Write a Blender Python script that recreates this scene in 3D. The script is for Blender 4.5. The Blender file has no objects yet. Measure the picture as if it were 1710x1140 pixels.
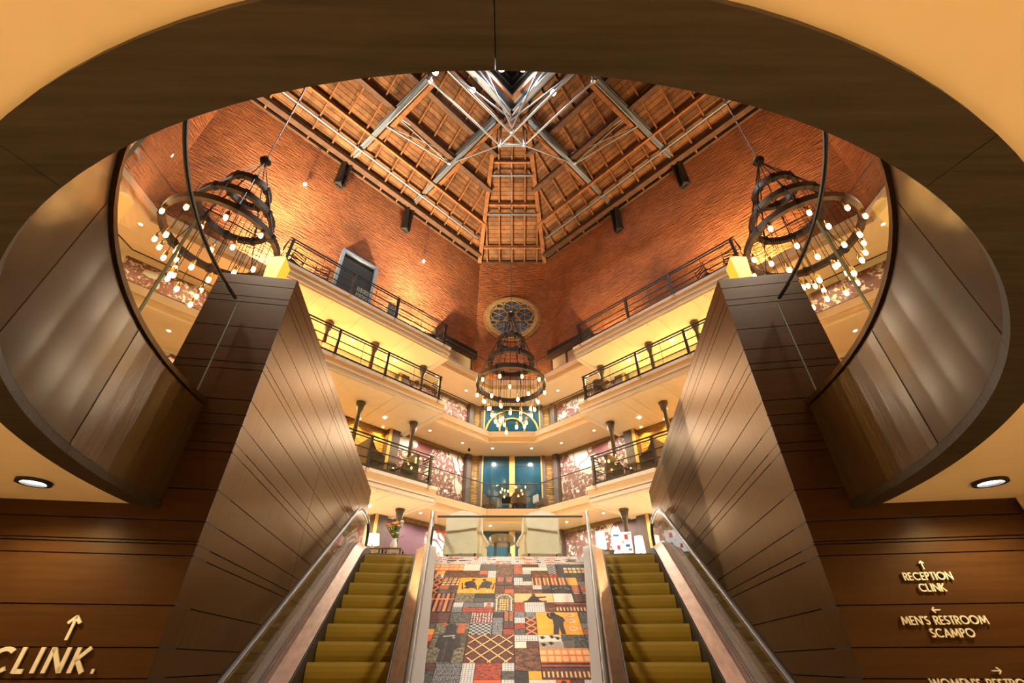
import bpy, bmesh, math, random
from mathutils import Vector, Matrix
from mathutils.geometry import tessellate_polygon
random.seed(7)
C = bpy.context.scene.collection
SC = bpy.context.scene
R = math.radians
Z0 = 1.4          # everything is laid out around eye height; lifted by Z0 at the end so the lower floor is z = 0
# ------------------------------------------------------------------ camera, world, exposure
cam_d = bpy.data.cameras.new('camera'); cam = bpy.data.objects.new('camera', cam_d); C.objects.link(cam)
cam_d.sensor_width = 36.0; cam_d.lens = 36.0 * 736.0 / 1710.0
cam_d.shift_y = 39.0 / 1710.0; cam_d.clip_end = 200; cam_d.clip_start = 0.05
cam.location = (0, 0, Z0); cam.rotation_euler = (R(90 + 34.1), 0, 0)
SC.camera = cam
w = bpy.data.worlds.new('world'); SC.world = w; w.use_nodes = True
w.node_tree.nodes['Background'].inputs[0].default_value = (0.010, 0.016, 0.035, 1)
w.node_tree.nodes['Background'].inputs[1].default_value = 1.0
SC.view_settings.view_transform = 'Standard'; SC.view_settings.look = 'None'
SC.view_settings.exposure = 1.3; SC.view_settings.gamma = 1.0
SC.view_settings.use_curve_mapping = False
SC.cycles.use_denoising = True
SC.cycles.max_bounces = 8; SC.cycles.diffuse_bounces = 5; SC.cycles.glossy_bounces = 4
SC.cycles.transparent_max_bounces = 16; SC.cycles.sample_clamp_indirect = 6.0
SC.cycles.caustics_reflective = False; SC.cycles.caustics_refractive = False

def lamp(kind, name, loc, power, col, rot=(0, 0, 0), radius=.05, angle=None, blend=.5, size=None):
    l = bpy.data.lights.new(name, kind); l.energy = power; l.color = col
    if kind == 'AREA':
        l.shape = 'RECTANGLE' if size and len(size) == 2 else 'DISK'
        l.size = size[0] if size else radius * 2
        if size and len(size) == 2: l.size_y = size[1]
    else: l.shadow_soft_size = radius
    if kind == 'SPOT': l.spot_size = R(angle or 90); l.spot_blend = blend
    o = bpy.data.objects.new(name, l); o.location = loc; o.rotation_euler = rot; C.objects.link(o); return o
def aim(o, tgt):
    o.rotation_euler = (Vector(tgt) - Vector(o.location)).to_track_quat('-Z', 'Y').to_euler(); return o

WARM = (1.0, .62, .28); WARM2 = (1.0, .74, .45); AMBER = (1.0, .50, .06); COOL = (.85, .93, 1.0); NEUT = (1.0, .91, .78)
CY = 7.43         # centre of the rotunda
def loc_of(rot, x, y, z):   # local frame of an octagon side -> world
    a = R(rot); return (x * math.cos(a) - y * math.sin(a), CY + x * math.sin(a) + y * math.cos(a), z)
# light inside the rotunda: cupola spots, wall washers, added fill spots for the mosaic
for (x, y, z, p) in [(-.55, 11.2, 27.6, 1500), (.65, 11.2, 27.6, 1300), (-2.1, 11.3, 25.5, 700), (2.2, 11.4, 25.5, 450), (-3.7, 9.9, 24.2, 500)]:
    aim(lamp('SPOT', 'cupola_spot_light', (x, y, z), p, COOL if z > 26 else NEUT, radius=.12, angle=115, blend=.9), (x * 1.4, y - 1.5, 0))
for (rot, lx, p, col) in [(45, -3.3, 4200, WARM2), (45, 3.2, 4200, WARM2), (-45, -3.2, 900, WARM), (-45, 3.4, 2600, WARM), (90, 0, 500, WARM2), (-90, 0, 400, WARM), (0, -1.2, 110, WARM), (0, 1.2, 110, WARM)]:
    D = 12.57 if rot in (0, 90, -90) else 10.36
    l = lamp('SPOT', 'wall_washer_light', loc_of(rot, lx, D - .6, 11.9), p, col, radius=.06, angle=112, blend=.9)
    aim(l, loc_of(rot, lx, D + .9, 18.0))
for (rot, lx, z, p, col) in [(45, -3.9, 13.2, 3400, WARM2), (45, 2.8, 13.2, 2600, WARM2), (-45, 3.9, 13.2, 160, WARM), (-45, -2.8, 13.2, 120, WARM), (0, 0, 14.5, 150, WARM)]:
    aim(lamp('SPOT', 'roof_washer_light', loc_of(rot, lx, 8.9, z), p, col, radius=.10, angle=84, blend=.9), loc_of(rot, lx, 8.2, 25.0))
for sx in (-1, 1): aim(lamp('SPOT', 'mosaic_fill_light', (sx*4.6, 1.9, 7.6), 1150, NEUT, radius=.45, angle=70, blend=.8), (sx*-.3, 9.0, 1.2))  # added fill spots brightening the mosaic slope and armchair backs
# warm light of the lower hall (recessed lamps of its ceiling, behind and beside the viewer)
HALL = [(-3.44, 3.10, 34), (3.44, 3.10, 34), (-3.5, 0.4, 84), (3.5, 0.4, 84), (-1.6, -1.6, 84), (1.6, -1.6, 84), (-4.6, -1.6, 84), (4.6, -1.6, 84), (0, -3.6, 84), (-3.2, -3.6, 84), (3.2, -3.6, 84)]

# ------------------------------------------------------------------ materials
def newmat(name):
    m = bpy.data.materials.new(name); m.use_nodes = True
    return m, m.node_tree.nodes, m.node_tree.links, m.node_tree.nodes['Principled BSDF']
def _rough(b, r): b.inputs['Roughness'].default_value = r
def pmat(name, col, rough=.5, metal=0., var=.12, vscale=3., bump=0., bscale=40., stretch=(1, 1, 1), coat=0., emit=None, estr=0.):
    m, N, L, b = newmat(name)
    tc = N.new('ShaderNodeTexCoord'); mp = N.new('ShaderNodeMapping'); mp.inputs['Scale'].default_value = stretch
    L.new(tc.outputs['Object'], mp.inputs['Vector'])
    nz = N.new('ShaderNodeTexNoise'); nz.inputs['Scale'].default_value = vscale; nz.inputs['Detail'].default_value = 4
    L.new(mp.outputs[0], nz.inputs['Vector'])
    cr = N.new('ShaderNodeValToRGB')
    cr.color_ramp.elements[0].position = .3; cr.color_ramp.elements[1].position = .7
    cr.color_ramp.elements[0].color = tuple(c * (1 - var) for c in col) + (1,)
    cr.color_ramp.elements[1].color = tuple(min(1, c * (1 + var)) for c in col) + (1,)
    L.new(nz.outputs['Fac'], cr.inputs['Fac']); L.new(cr.outputs[0], b.inputs['Base Color'])
    _rough(b, rough); b.inputs['Metallic'].default_value = metal
    if coat: b.inputs['Coat Weight'].default_value = coat; b.inputs['Coat Roughness'].default_value = .25
    if bump:
        n2 = N.new('ShaderNodeTexNoise'); n2.inputs['Scale'].default_value = bscale; n2.inputs['Detail'].default_value = 3
        L.new(mp.outputs[0], n2.inputs['Vector'])
        bp = N.new('ShaderNodeBump'); bp.inputs['Strength'].default_value = bump; bp.inputs['Distance'].default_value = .02
        L.new(n2.outputs['Fac'], bp.inputs['Height']); L.new(bp.outputs[0], b.inputs['Normal'])
    if emit: b.inputs['Emission Color'].default_value = tuple(emit) + (1,); b.inputs['Emission Strength'].default_value = estr
    return m
def glass_mat(name, tint=(.94, .97, .94), rough=.0, ior=1.5):
    m, N, L, b = newmat(name); N.remove(b)
    out = N['Material Output']
    tr = N.new('ShaderNodeBsdfTransparent'); tr.inputs[0].default_value = tint + (1,)
    gl = N.new('ShaderNodeBsdfGlossy'); gl.inputs['Roughness'].default_value = rough
    ge = N.new('ShaderNodeNewGeometry'); dt = N.new('ShaderNodeVectorMath'); dt.operation = 'DOT_PRODUCT'
    L.new(ge.outputs['Incoming'], dt.inputs[0]); L.new(ge.outputs['Normal'], dt.inputs[1])
    def mt(op, a, c):
        n = N.new('ShaderNodeMath'); n.operation = op; n.use_clamp = True
        for i, v in enumerate((a, c)):
            if isinstance(v, (int, float)): n.inputs[i].default_value = v
            else: L.new(v, n.inputs[i])
        return n.outputs[0]
    f0 = ((ior - 1) / (ior + 1)) ** 2
    ab = N.new('ShaderNodeMath'); ab.operation = 'ABSOLUTE'; L.new(dt.outputs['Value'], ab.inputs[0])
    pw = mt('POWER', mt('SUBTRACT', 1.0, ab.outputs[0]), 5.0)
    fr = mt('ADD', mt('MULTIPLY', pw, 1 - f0), f0)
    mx = N.new('ShaderNodeMixShader'); L.new(fr, mx.inputs[0]); L.new(tr.outputs[0], mx.inputs[1]); L.new(gl.outputs[0], mx.inputs[2])
    L.new(mx.outputs[0], out.inputs[0]); return m
def brick_mat(name, c1, c2, mortar, bw=.24, bh=.082, bump=.9, rough=.85, dirt=.35):
    m, N, L, b = newmat(name)
    tc = N.new('ShaderNodeTexCoord'); sp = N.new('ShaderNodeSeparateXYZ'); cb = N.new('ShaderNodeCombineXYZ')
    L.new(tc.outputs['Object'], sp.inputs[0]); L.new(sp.outputs[0], cb.inputs[0]); L.new(sp.outputs[2], cb.inputs[1])
    # slightly wandering courses
    nw = N.new('ShaderNodeTexNoise'); nw.inputs['Scale'].default_value = 1.5; L.new(cb.outputs[0], nw.inputs['Vector'])
    br = N.new('ShaderNodeTexBrick'); br.inputs['Scale'].default_value = 1.0
    br.inputs['Brick Width'].default_value = bw; br.inputs['Row Height'].default_value = bh; br.inputs['Mortar Size'].default_value = .009
    br.inputs['Color1'].default_value = c1 + (1,); br.inputs['Color2'].default_value = c2 + (1,); br.inputs['Mortar'].default_value = mortar + (1,)
    br.inputs['Mortar Smooth'].default_value = .3
    ad = N.new('ShaderNodeVectorMath'); ad.operation = 'MULTIPLY_ADD'; ad.inputs[1].default_value = (.03, .03, 0)
    L.new(nw.outputs['Color'], ad.inputs[0]); L.new(cb.outputs[0], ad.inputs[2]); L.new(ad.outputs[0], br.inputs['Vector'])
    nz = N.new('ShaderNodeTexNoise'); nz.inputs['Scale'].default_value = .55; nz.inputs['Detail'].default_value = 7; nz.inputs['Roughness'].default_value = .7
    L.new(cb.outputs[0], nz.inputs['Vector'])
    mr = N.new('ShaderNodeMapRange'); mr.inputs[1].default_value = .3; mr.inputs[2].default_value = .7; mr.inputs[3].default_value = 1 - dirt; mr.inputs[4].default_value = 1.1
    L.new(nz.outputs['Fac'], mr.inputs[0])
    mm = N.new('ShaderNodeMix'); mm.data_type = 'RGBA'; mm.blend_type = 'MULTIPLY'; mm.inputs[0].default_value = 1
    L.new(br.outputs['Color'], mm.inputs[6]); cc = N.new('ShaderNodeCombineColor')
    for i in range(3): L.new(mr.outputs[0], cc.inputs[i])
    L.new(cc.outputs[0], mm.inputs[7]); L.new(mm.outputs[2], b.inputs['Base Color'])
    vz = N.new('ShaderNodeTexNoise'); vz.inputs['Scale'].default_value = 7; vz.inputs['Detail'].default_value = 4
    mp = N.new('ShaderNodeMapping'); mp.inputs['Scale'].default_value = (.35, 1.6, 1); L.new(cb.outputs[0], mp.inputs[0]); L.new(mp.outputs[0], vz.inputs['Vector'])
    sm = N.new('ShaderNodeMath'); sm.operation = 'MULTIPLY_ADD'; sm.inputs[1].default_value = -.6; L.new(br.outputs['Fac'], sm.inputs[0])
    s2 = N.new('ShaderNodeMath'); s2.operation = 'MULTIPLY'; s2.inputs[1].default_value = 2.2; L.new(vz.outputs['Fac'], s2.inputs[0]); L.new(s2.outputs[0], sm.inputs[2])
    bp = N.new('ShaderNodeBump'); bp.inputs['Strength'].default_value = bump; bp.inputs['Distance'].default_value = .09
    L.new(sm.outputs[0], bp.inputs['Height']); L.new(bp.outputs[0], b.inputs['Normal'])
    _rough(b, rough); return m
def wood_mat(name, base, dark, rough=.36, coat=.05, spec=.36, axis=2, bump=.08):
    m, N, L, b = newmat(name)
    tc = N.new('ShaderNodeTexCoord'); mp = N.new('ShaderNodeMapping')
    s = [26, 26, 26]; s[axis] = 1.2; mp.inputs['Scale'].default_value = s
    L.new(tc.outputs['Object'], mp.inputs[0])
    nz = N.new('ShaderNodeTexNoise'); nz.inputs['Scale'].default_value = 1.4; nz.inputs['Detail'].default_value = 6; nz.inputs['Roughness'].default_value = .65
    L.new(mp.outputs[0], nz.inputs['Vector'])
    cr = N.new('ShaderNodeValToRGB'); cr.color_ramp.elements[0].position = .36; cr.color_ramp.elements[1].position = .62
    cr.color_ramp.elements[0].color = dark + (1,); cr.color_ramp.elements[1].color = base + (1,)
    L.new(nz.outputs['Fac'], cr.inputs[0]); L.new(cr.outputs[0], b.inputs['Base Color'])
    bp = N.new('ShaderNodeBump'); bp.inputs['Strength'].default_value = bump; bp.inputs['Distance'].default_value = .004
    L.new(nz.outputs['Fac'], bp.inputs['Height']); L.new(bp.outputs[0], b.inputs['Normal'])
    _rough(b, rough); b.inputs['Coat Weight'].default_value = coat; b.inputs['Coat Roughness'].default_value = .22
    b.inputs['Specular IOR Level'].default_value = spec; b.inputs['Specular Tint'].default_value = (1, .74, .42, 1); b.inputs['Coat Tint'].default_value = (1, .85, .6, 1)
    return m
def plank_mat(name, c1, c2, gap, bw=3.2, bh=.2):
    m, N, L, b = newmat(name)
    tc = N.new('ShaderNodeTexCoord')
    br = N.new('ShaderNodeTexBrick'); br.inputs['Scale'].default_value = 1.0
    br.inputs['Brick Width'].default_value = bw; br.inputs['Row Height'].default_value = bh; br.inputs['Mortar Size'].default_value = .012
    br.inputs['Color1'].default_value = c1 + (1,); br.inputs['Color2'].default_value = c2 + (1,); br.inputs['Mortar'].default_value = gap + (1,)
    L.new(tc.outputs['Object'], br.inputs['Vector'])
    nz = N.new('ShaderNodeTexNoise'); nz.inputs['Scale'].default_value = 1.1; nz.inputs['Detail'].default_value = 8; nz.inputs['Roughness'].default_value = .75
    L.new(tc.outputs['Object'], nz.inputs['Vector'])
    mr = N.new('ShaderNodeMapRange'); mr.inputs[1].default_value = .35; mr.inputs[2].default_value = .65; mr.inputs[3].default_value = .35; mr.inputs[4].default_value = 1.25
    L.new(nz.outputs['Fac'], mr.inputs[0]); cc = N.new('ShaderNodeCombineColor')
    for i in range(3): L.new(mr.outputs[0], cc.inputs[i])
    mm = N.new('ShaderNodeMix'); mm.data_type = 'RGBA'; mm.blend_type = 'MULTIPLY'; mm.inputs[0].default_value = 1
    L.new(br.outputs['Color'], mm.inputs[6]); L.new(cc.outputs[0], mm.inputs[7]); L.new(mm.outputs[2], b.inputs['Base Color'])
    _rough(b, .8); return m
def mural_mat(name, bg, leaf, trunk, seed, cover, tx, tw, lean):
    """pale wall with a printed tree: solid trunk, boughs and clusters of leaves (object coords x, z)"""
    m, N, L, b = newmat(name)
    tc = N.new('ShaderNodeTexCoord'); sp = N.new('ShaderNodeSeparateXYZ'); L.new(tc.outputs['Object'], sp.inputs[0])
    mp = N.new('ShaderNodeMapping'); mp.inputs['Location'].default_value = (seed, seed * .7, seed * 1.3); L.new(tc.outputs['Object'], mp.inputs[0])
    def noise(scale, det=2, rough=.5):
        n = N.new('ShaderNodeTexNoise'); n.inputs['Scale'].default_value = scale; n.inputs['Detail'].default_value = det; n.inputs['Roughness'].default_value = rough
        L.new(mp.outputs[0], n.inputs['Vector']); return n.outputs['Fac']
    def math_(op, a, c, clamp=False):
        n = N.new('ShaderNodeMath'); n.operation = op; n.use_clamp = clamp
        for i, v in enumerate((a, c)):
            if isinstance(v, (int, float)): n.inputs[i].default_value = v
            else: L.new(v, n.inputs[i])
        return n.outputs[0]
    crown = math_('GREATER_THAN', noise(.75, 2), 1 - cover)
    fl = math_('GREATER_THAN', noise(6.5, 5, .75), .455)
    leafm = math_('MULTIPLY', crown, fl)
    # boughs: thin iso-lines of a slow noise
    bn = math_('ABSOLUTE', math_('SUBTRACT', noise(.9, 1), .5), 0); bough = math_('LESS_THAN', bn, .012)
    # trunk
    cx = math_('ADD', math_('MULTIPLY', sp.outputs[2], lean), tx)
    wob = math_('MULTIPLY', math_('SUBTRACT', noise(.9, 1), .5), 1.6)
    dx = math_('ABSOLUTE', math_('SUBTRACT', math_('ADD', sp.outputs[0], wob), cx), 0)
    tr = math_('LESS_THAN', dx, tw)
    trm = math_('MAXIMUM', tr, bough)
    m1 = N.new('ShaderNodeMix'); m1.data_type = 'RGBA'; m1.inputs[6].default_value = bg + (1,); m1.inputs[7].default_value = leaf + (1,); L.new(leafm, m1.inputs[0])
    m2 = N.new('ShaderNodeMix'); m2.data_type = 'RGBA'; m2.inputs[7].default_value = trunk + (1,); L.new(m1.outputs[2], m2.inputs[6]); L.new(trm, m2.inputs[0])
    L.new(m2.outputs[2], b.inputs['Base Color']); _rough(b, .6); return m
def emat(name, col, strength):
    m, N, L, b = newmat(name); b.inputs['Base Color'].default_value = tuple(col) + (1,)
    b.inputs['Emission Color'].default_value = tuple(col) + (1,); b.inputs['Emission Strength'].default_value = strength
    return m

M = {}
M['wood'] = wood_mat('dark_walnut', (.085, .050, .020), (.055, .032, .012), spec=.34, coat=0, rough=.36)
M['wood'].node_tree.nodes['Principled BSDF'].inputs['Metallic'].default_value = .55
M['wood'].node_tree.nodes['Principled BSDF'].inputs['Specular Tint'].default_value = (.85, .58, .32, 1)
M['fascia'] = wood_mat('golden_walnut', (.085, .048, .014), (.060, .032, .009), rough=.27, spec=.55)
M['fascia'].node_tree.nodes['Principled BSDF'].inputs['Metallic'].default_value = .22
M['woodx'] = wood_mat('dark_walnut_cross', (.054, .022, .007), (.040, .016, .005), axis=0, spec=.25)
M['woodring'] = wood_mat('dark_oak_ring', (.034, .027, .019), (.015, .011, .007), rough=.5, coat=.05, axis=0, bump=.6)
M['gap'] = pmat('black_gap', (.006, .004, .003), .7)
M['paint'] = pmat('tan_paint', (.76, .60, .36), .75, var=.03)
M['cream'] = pmat('cream_plaster', (.84, .76, .60), .7, var=.03)
M['cream2'] = pmat('shaded_cream_moulding', (.76, .59, .37), .55, var=.03)  # cream deepened to tan so the fascia faces hold their shade
M['white'] = pmat('white_marble_edge', (.86, .82, .76), .4, var=.03)
M['brick'] = brick_mat('orange_brick', (.45, .125, .028), (.30, .066, .014), (.46, .24, .11), bump=1.0, dirt=.5)
M['brick_lit'] = brick_mat('gold_lit_brick', (.52, .30, .10), (.36, .18, .05), (.60, .42, .20), bw=.26, bh=.09, bump=1.0)  # brick with the gold of the wall wash put into its colour
M['roof'] = plank_mat('roof_boards', (.27, .125, .045), (.14, .055, .018), (.012, .005, .002))
M['timber'] = pmat('old_timber', (.22, .085, .026), .75, var=.35, vscale=4)
M['timberd'] = pmat('dark_timber_and_shade', (.075, .035, .016), .8, var=.3, vscale=3)  # dark timber; on the roof purlins it also holds painted shadow
M['steel'] = pmat('painted_grey_steel', (.15, .18, .22), .45, metal=.3, var=.08)
M['steelp'] = pmat('pale_steel_tube', (.24, .26, .29), .38, metal=.5, var=.05)
M['iron'] = pmat('black_iron', (.030, .026, .024), .45, metal=.5, var=.2, vscale=8)
M['ironr'] = pmat('aged_iron_ring', (.075, .058, .046), .5, metal=.6, var=.3, vscale=5)
M['rail'] = pmat('charcoal_railing', (.045, .045, .05), .35, metal=.6)
M['column'] = pmat('bronze_column', (.10, .085, .065), .45, metal=.4, var=.15)
M['stain'] = pmat('brushed_stainless', (.42, .39, .36), .26, metal=1., var=.02, vscale=2)
M['steelside'] = pmat('satin_steel_side', (.25, .22, .19), .5, metal=.5, var=.03, vscale=2)
M['stainb'] = pmat('bronze_stainless_deck', (.40, .30, .25), .30, metal=1., var=.15, vscale=9, stretch=(2, .3, 1))
M['rubber'] = pmat('black_handrail', (.018, .016, .015), .35, var=.1, coat=.1)
M['olive'] = pmat('olive_yellow_step', (.30, .185, .010), .55, var=.05)
M['glass'] = glass_mat('clear_glass')
M['glassr'] = glass_mat('reflective_curved_glass', (.90, .93, .88), ior=1.9)
M['glassedge'] = pmat('glass_edge', (.20, .28, .22), .2)
M['floort'] = pmat('pale_stone_floor', (.62, .52, .40), .4, var=.1)
M['carpet'] = pmat('pale_bounce_carpet', (.50, .43, .34), .9, var=.15, vscale=2)  # unseen carpet, kept pale to bounce light onto the gallery ceilings
M['darkpost'] = pmat('dark_brown_pilaster', (.085, .06, .05), .5, var=.1)
M['bluepane'] = pmat('night_blue_pane', (.016, .065, .10), .10, var=.25, vscale=1.2)
M['stained'] = pmat('blue_stained_glass', (.018, .065, .17), .45, var=.5, vscale=3)
M['stone'] = pmat('gold_stone_tracery', (.40, .27, .11), .7, var=.15)
M['mull'] = pmat('ochre_mullion', (.58, .40, .12), .6, var=.05)
M['ivory'] = pmat('ivory_leather', (.76, .66, .50), .5, var=.05, vscale=4)
M['bronze'] = pmat('bronze_wood', (.16, .10, .035), .35, var=.3, vscale=9)
M['legd'] = pmat('dark_wood_leg', (.03, .018, .012), .4)
M['chair'] = pmat('brown_woven_chair', (.13, .075, .045), .7, var=.3, vscale=12)
M['booth'] = pmat('taupe_leather', (.12, .09, .08), .5, var=.2)
M['letter'] = pmat('champagne_letter', (.74, .68, .52), .4, metal=.15, var=.04)
M['bulb'] = emat('bulb_glow', (1.0, .56, .20), 16.0)
M['bulbjar'] = glass_mat('bulb_jar', (1.0, .93, .8))
M['brass'] = pmat('brass_socket', (.50, .27, .08), .3, metal=.9)
M['dl'] = emat('downlight_glow', (1.0, .90, .74), 9.0)
M['dlw'] = emat('downlight_warm_white', (1.0, .95, .88), 7.0)
M['spotglow'] = emat('spotlight_glow', (.92, .96, 1.0), 35.0)
M['amber'] = pmat('amber_lamp_shade', (.24, .10, .005), .5, var=.04, emit=(1.0, .56, .03), estr=.42)
M['shade'] = emat('lit_lamp_shade', (1.0, .80, .48), 1.5)
M['screen'] = emat('screen_glow', (.50, .56, .66), .5)
M['redglow'] = emat('red_lamp', (1.0, .08, .02), 5.0)
M['bluewhite'] = pmat('blue_white_pattern', (.55, .68, .74), .6)
M['cushion'] = pmat('pale_grey_cushion', (.60, .60, .56), .8)
M['green'] = pmat('leaf_green', (.10, .22, .04), .6, var=.3)
M['petal'] = pmat('orange_petal', (.75, .30, .05), .6, var=.3, vscale=20)
M['petalw'] = pmat('white_petal', (.80, .74, .66), .6)
BGW = (.52, .46, .38)

# ------------------------------------------------------------------ mesh builder
class MB:
    def __init__(s): s.v = []; s.f = []; s.m = []; s.sm = []
    def add(s, vs, fs, m=0, smooth=False):
        o = len(s.v); s.v += [tuple(p) for p in vs]
        for f in fs: s.f.append([o + i for i in f]); s.m.append(m); s.sm.append(smooth)
        return s
    def box(s, x0, x1, y0, y1, z0, z1, m=0):
        return s.add([(x0,y0,z0),(x1,y0,z0),(x1,y1,z0),(x0,y1,z0),(x0,y0,z1),(x1,y0,z1),(x1,y1,z1),(x0,y1,z1)],
                     [(0,3,2,1),(4,5,6,7),(0,1,5,4),(1,2,6,5),(2,3,7,6),(3,0,4,7)], m)
    def beam(s, p0, p1, wd, ht, m=0, up=(0, 0, 1)):
        p0, p1 = Vector(p0), Vector(p1); d = (p1 - p0).normalized(); up = Vector(up)
        if abs(d.dot(up)) > .99: up = Vector((1, 0, 0))
        a = d.cross(up).normalized() * wd / 2; b = a.cross(d).normalized() * ht / 2
        vs = [p0-a-b, p0+a-b, p0+a+b, p0-a+b, p1-a-b, p1+a-b, p1+a+b, p1-a+b]
        return s.add(vs, [(0,3,2,1),(4,5,6,7),(0,1,5,4),(1,2,6,5),(2,3,7,6),(3,0,4,7)], m)
    def tube(s, pts, r, n=8, m=0, closed=False, cap=True):
        pts = [Vector(p) for p in pts]; N = len(pts); rings = []
        ref = None
        for i, p in enumerate(pts):
            a = pts[(i-1) % N] if (closed or i) else p; b = pts[(i+1) % N] if (closed or i < N-1) else p
            d = (b - a).normalized()
            if ref is None:
                ref = Vector((0, 0, 1)) if abs(d.z) < .9 else Vector((1, 0, 0))
            u = (ref - d * ref.dot(d)).normalized(); ref = u; v = d.cross(u)
            rr = r[i] if isinstance(r, (list, tuple)) else r
            rings.append([p + (u * math.cos(2*math.pi*k/n) + v * math.sin(2*math.pi*k/n)) * rr for k in range(n)])
        vs = [q for g in rings for q in g]; fs = []
        for i in range(N if closed else N-1):
            j = (i+1) % N
            for k in range(n): fs.append((i*n+k, i*n+(k+1) % n, j*n+(k+1) % n, j*n+k))
        s.add(vs, fs, m, True)
        if cap and not closed:
            s.add(rings[0], [tuple(range(n))[::-1]], m); s.add(rings[-1], [tuple(range(n))], m)
        return s
    def lathe(s, prof, c=(0, 0, 0), n=20, m=0, sx=1, sy=1):
        vs = []; fs = []
        for (r, z) in prof:
            for k in range(n): vs.append((c[0] + sx*r*math.cos(2*math.pi*k/n), c[1] + sy*r*math.sin(2*math.pi*k/n), c[2] + z))
        for i in range(len(prof)-1):
            for k in range(n): fs.append((i*n+k, i*n+(k+1) % n, (i+1)*n+(k+1) % n, (i+1)*n+k))
        s.add(vs, fs, m, True)
        if prof[0][0] > 1e-4: s.add(vs[:n], [tuple(range(n))[::-1]], m)
        if prof[-1][0] > 1e-4: s.add(vs[-n:], [tuple(range(n))], m)
        return s
    def band(s, c, Ro, Ri, z0, z1, n=40, m=0):
        vs = []; fs = []
        for k in range(n):
            a = 2*math.pi*k/n; ca, sa = math.cos(a), math.sin(a)
            for (r, z) in ((Ri, z0), (Ro, z0), (Ro, z1), (Ri, z1)): vs.append((c[0]+r*ca, c[1]+r*sa, c[2]+z))
        for k in range(n):
            j = (k+1) % n
            for q in range(4): fs.append((k*4+q, k*4+(q+1) % 4, j*4+(q+1) % 4, j*4+q)[::-1])
        return s.add(vs, fs, m, True)
    def prism(s, poly, z0, z1, m=0, holes=(), mb=None, axis='z'):
        loops = [list(poly)] + [list(h) for h in holes]
        tris = tessellate_polygon([[Vector((p[0], p[1], 0)) for p in l] for l in loops])
        flat = [p for l in loops for p in l]; n = len(flat)
        T = (lambda x, y, z: (x, y, z)) if axis == 'z' else (lambda x, y, z: (x, z, y))
        vs = [T(p[0], p[1], z0) for p in flat] + [T(p[0], p[1], z1) for p in flat]
        s.add(vs, [tuple(t) for t in tris], m if mb is None else mb)
        s.add(vs, [tuple(i + n for i in t) for t in tris], m)
        o = 0
        for l in loops:
            k = len(l); s.add(vs, [(o+i, o+(i+1) % k, n+o+(i+1) % k, n+o+i) for i in range(k)], m); o += k
        return s
    def sweep(s, sec, path, m=0, closed=True, smooth=False):
        """sec: (x, h) outline, path: (y, z) points; the section stays upright"""
        n = len(sec); vs = [(x, y, z + h) for (y, z) in path for (x, h) in sec]; fs = []
        for i in range(len(path)-1):
            for k in range(n if closed else n-1): fs.append((i*n+k, i*n+(k+1) % n, (i+1)*n+(k+1) % n, (i+1)*n+k))
        s.add(vs, fs, m, smooth)
        if closed: s.add(vs[:n], [tuple(range(n))], m); s.add(vs[-n:], [tuple(range(n))[::-1]], m)
        return s
    def build(s, name, mats, parent=None, loc=(0, 0, 0), rotz=0, bevel=0, fix=True):
        me = bpy.data.meshes.new(name); me.from_pydata(s.v, [], s.f)
        if not isinstance(mats, (list, tuple)): mats = [mats]
        for q in mats: me.materials.append(M[q] if isinstance(q, str) else q)
        for i, p in enumerate(me.polygons): p.material_index = s.m[i]; p.use_smooth = s.sm[i]
        bm = bmesh.new(); bm.from_mesh(me); bmesh.ops.remove_doubles(bm, verts=bm.verts, dist=1e-5)
        if fix: bmesh.ops.recalc_face_normals(bm, faces=bm.faces)
        bm.to_mesh(me); bm.free()
        if any(s.sm): me.set_sharp_from_angle(angle=R(40))
        o = bpy.data.objects.new(name, me); C.objects.link(o)
        o.location = loc; o.rotation_euler = (0, 0, rotz)
        if parent: o.parent = parent
        if bevel:
            b = o.modifiers.new('bevel', 'BEVEL'); b.width = bevel; b.segments = 2; b.limit_method = 'ANGLE'
        return o
def tag(o, label, cat, group=None, kind=None):
    o['label'] = label; o['category'] = cat
    if group: o['group'] = group
    if kind: o['kind'] = kind
    return o
def thing(name, label, cat, loc=(0, 0, 0), rotz=0, group=None):
    o = bpy.data.objects.new(name, None); C.objects.link(o); o.empty_display_size = .2
    o.location = loc; o.rotation_euler = (0, 0, rotz); return tag(o, label, cat, group)
def struct(o, label, cat): o['kind'] = 'structure'; o['label'] = label; o['category'] = cat; return o
def copy_tree(o, parent=None):
    c = o.copy(); C.objects.link(c)
    if parent: c.parent = parent
    for ch in o.children: copy_tree(ch, c)
    return c
def dup(o, label, loc=None, rotz=None, group=None):
    c = copy_tree(o); c['label'] = label
    if group: c['group'] = group
    if loc is not None: c.location = loc
    if rotz is not None: c.rotation_euler = (0, 0, rotz)
    return c

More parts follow.
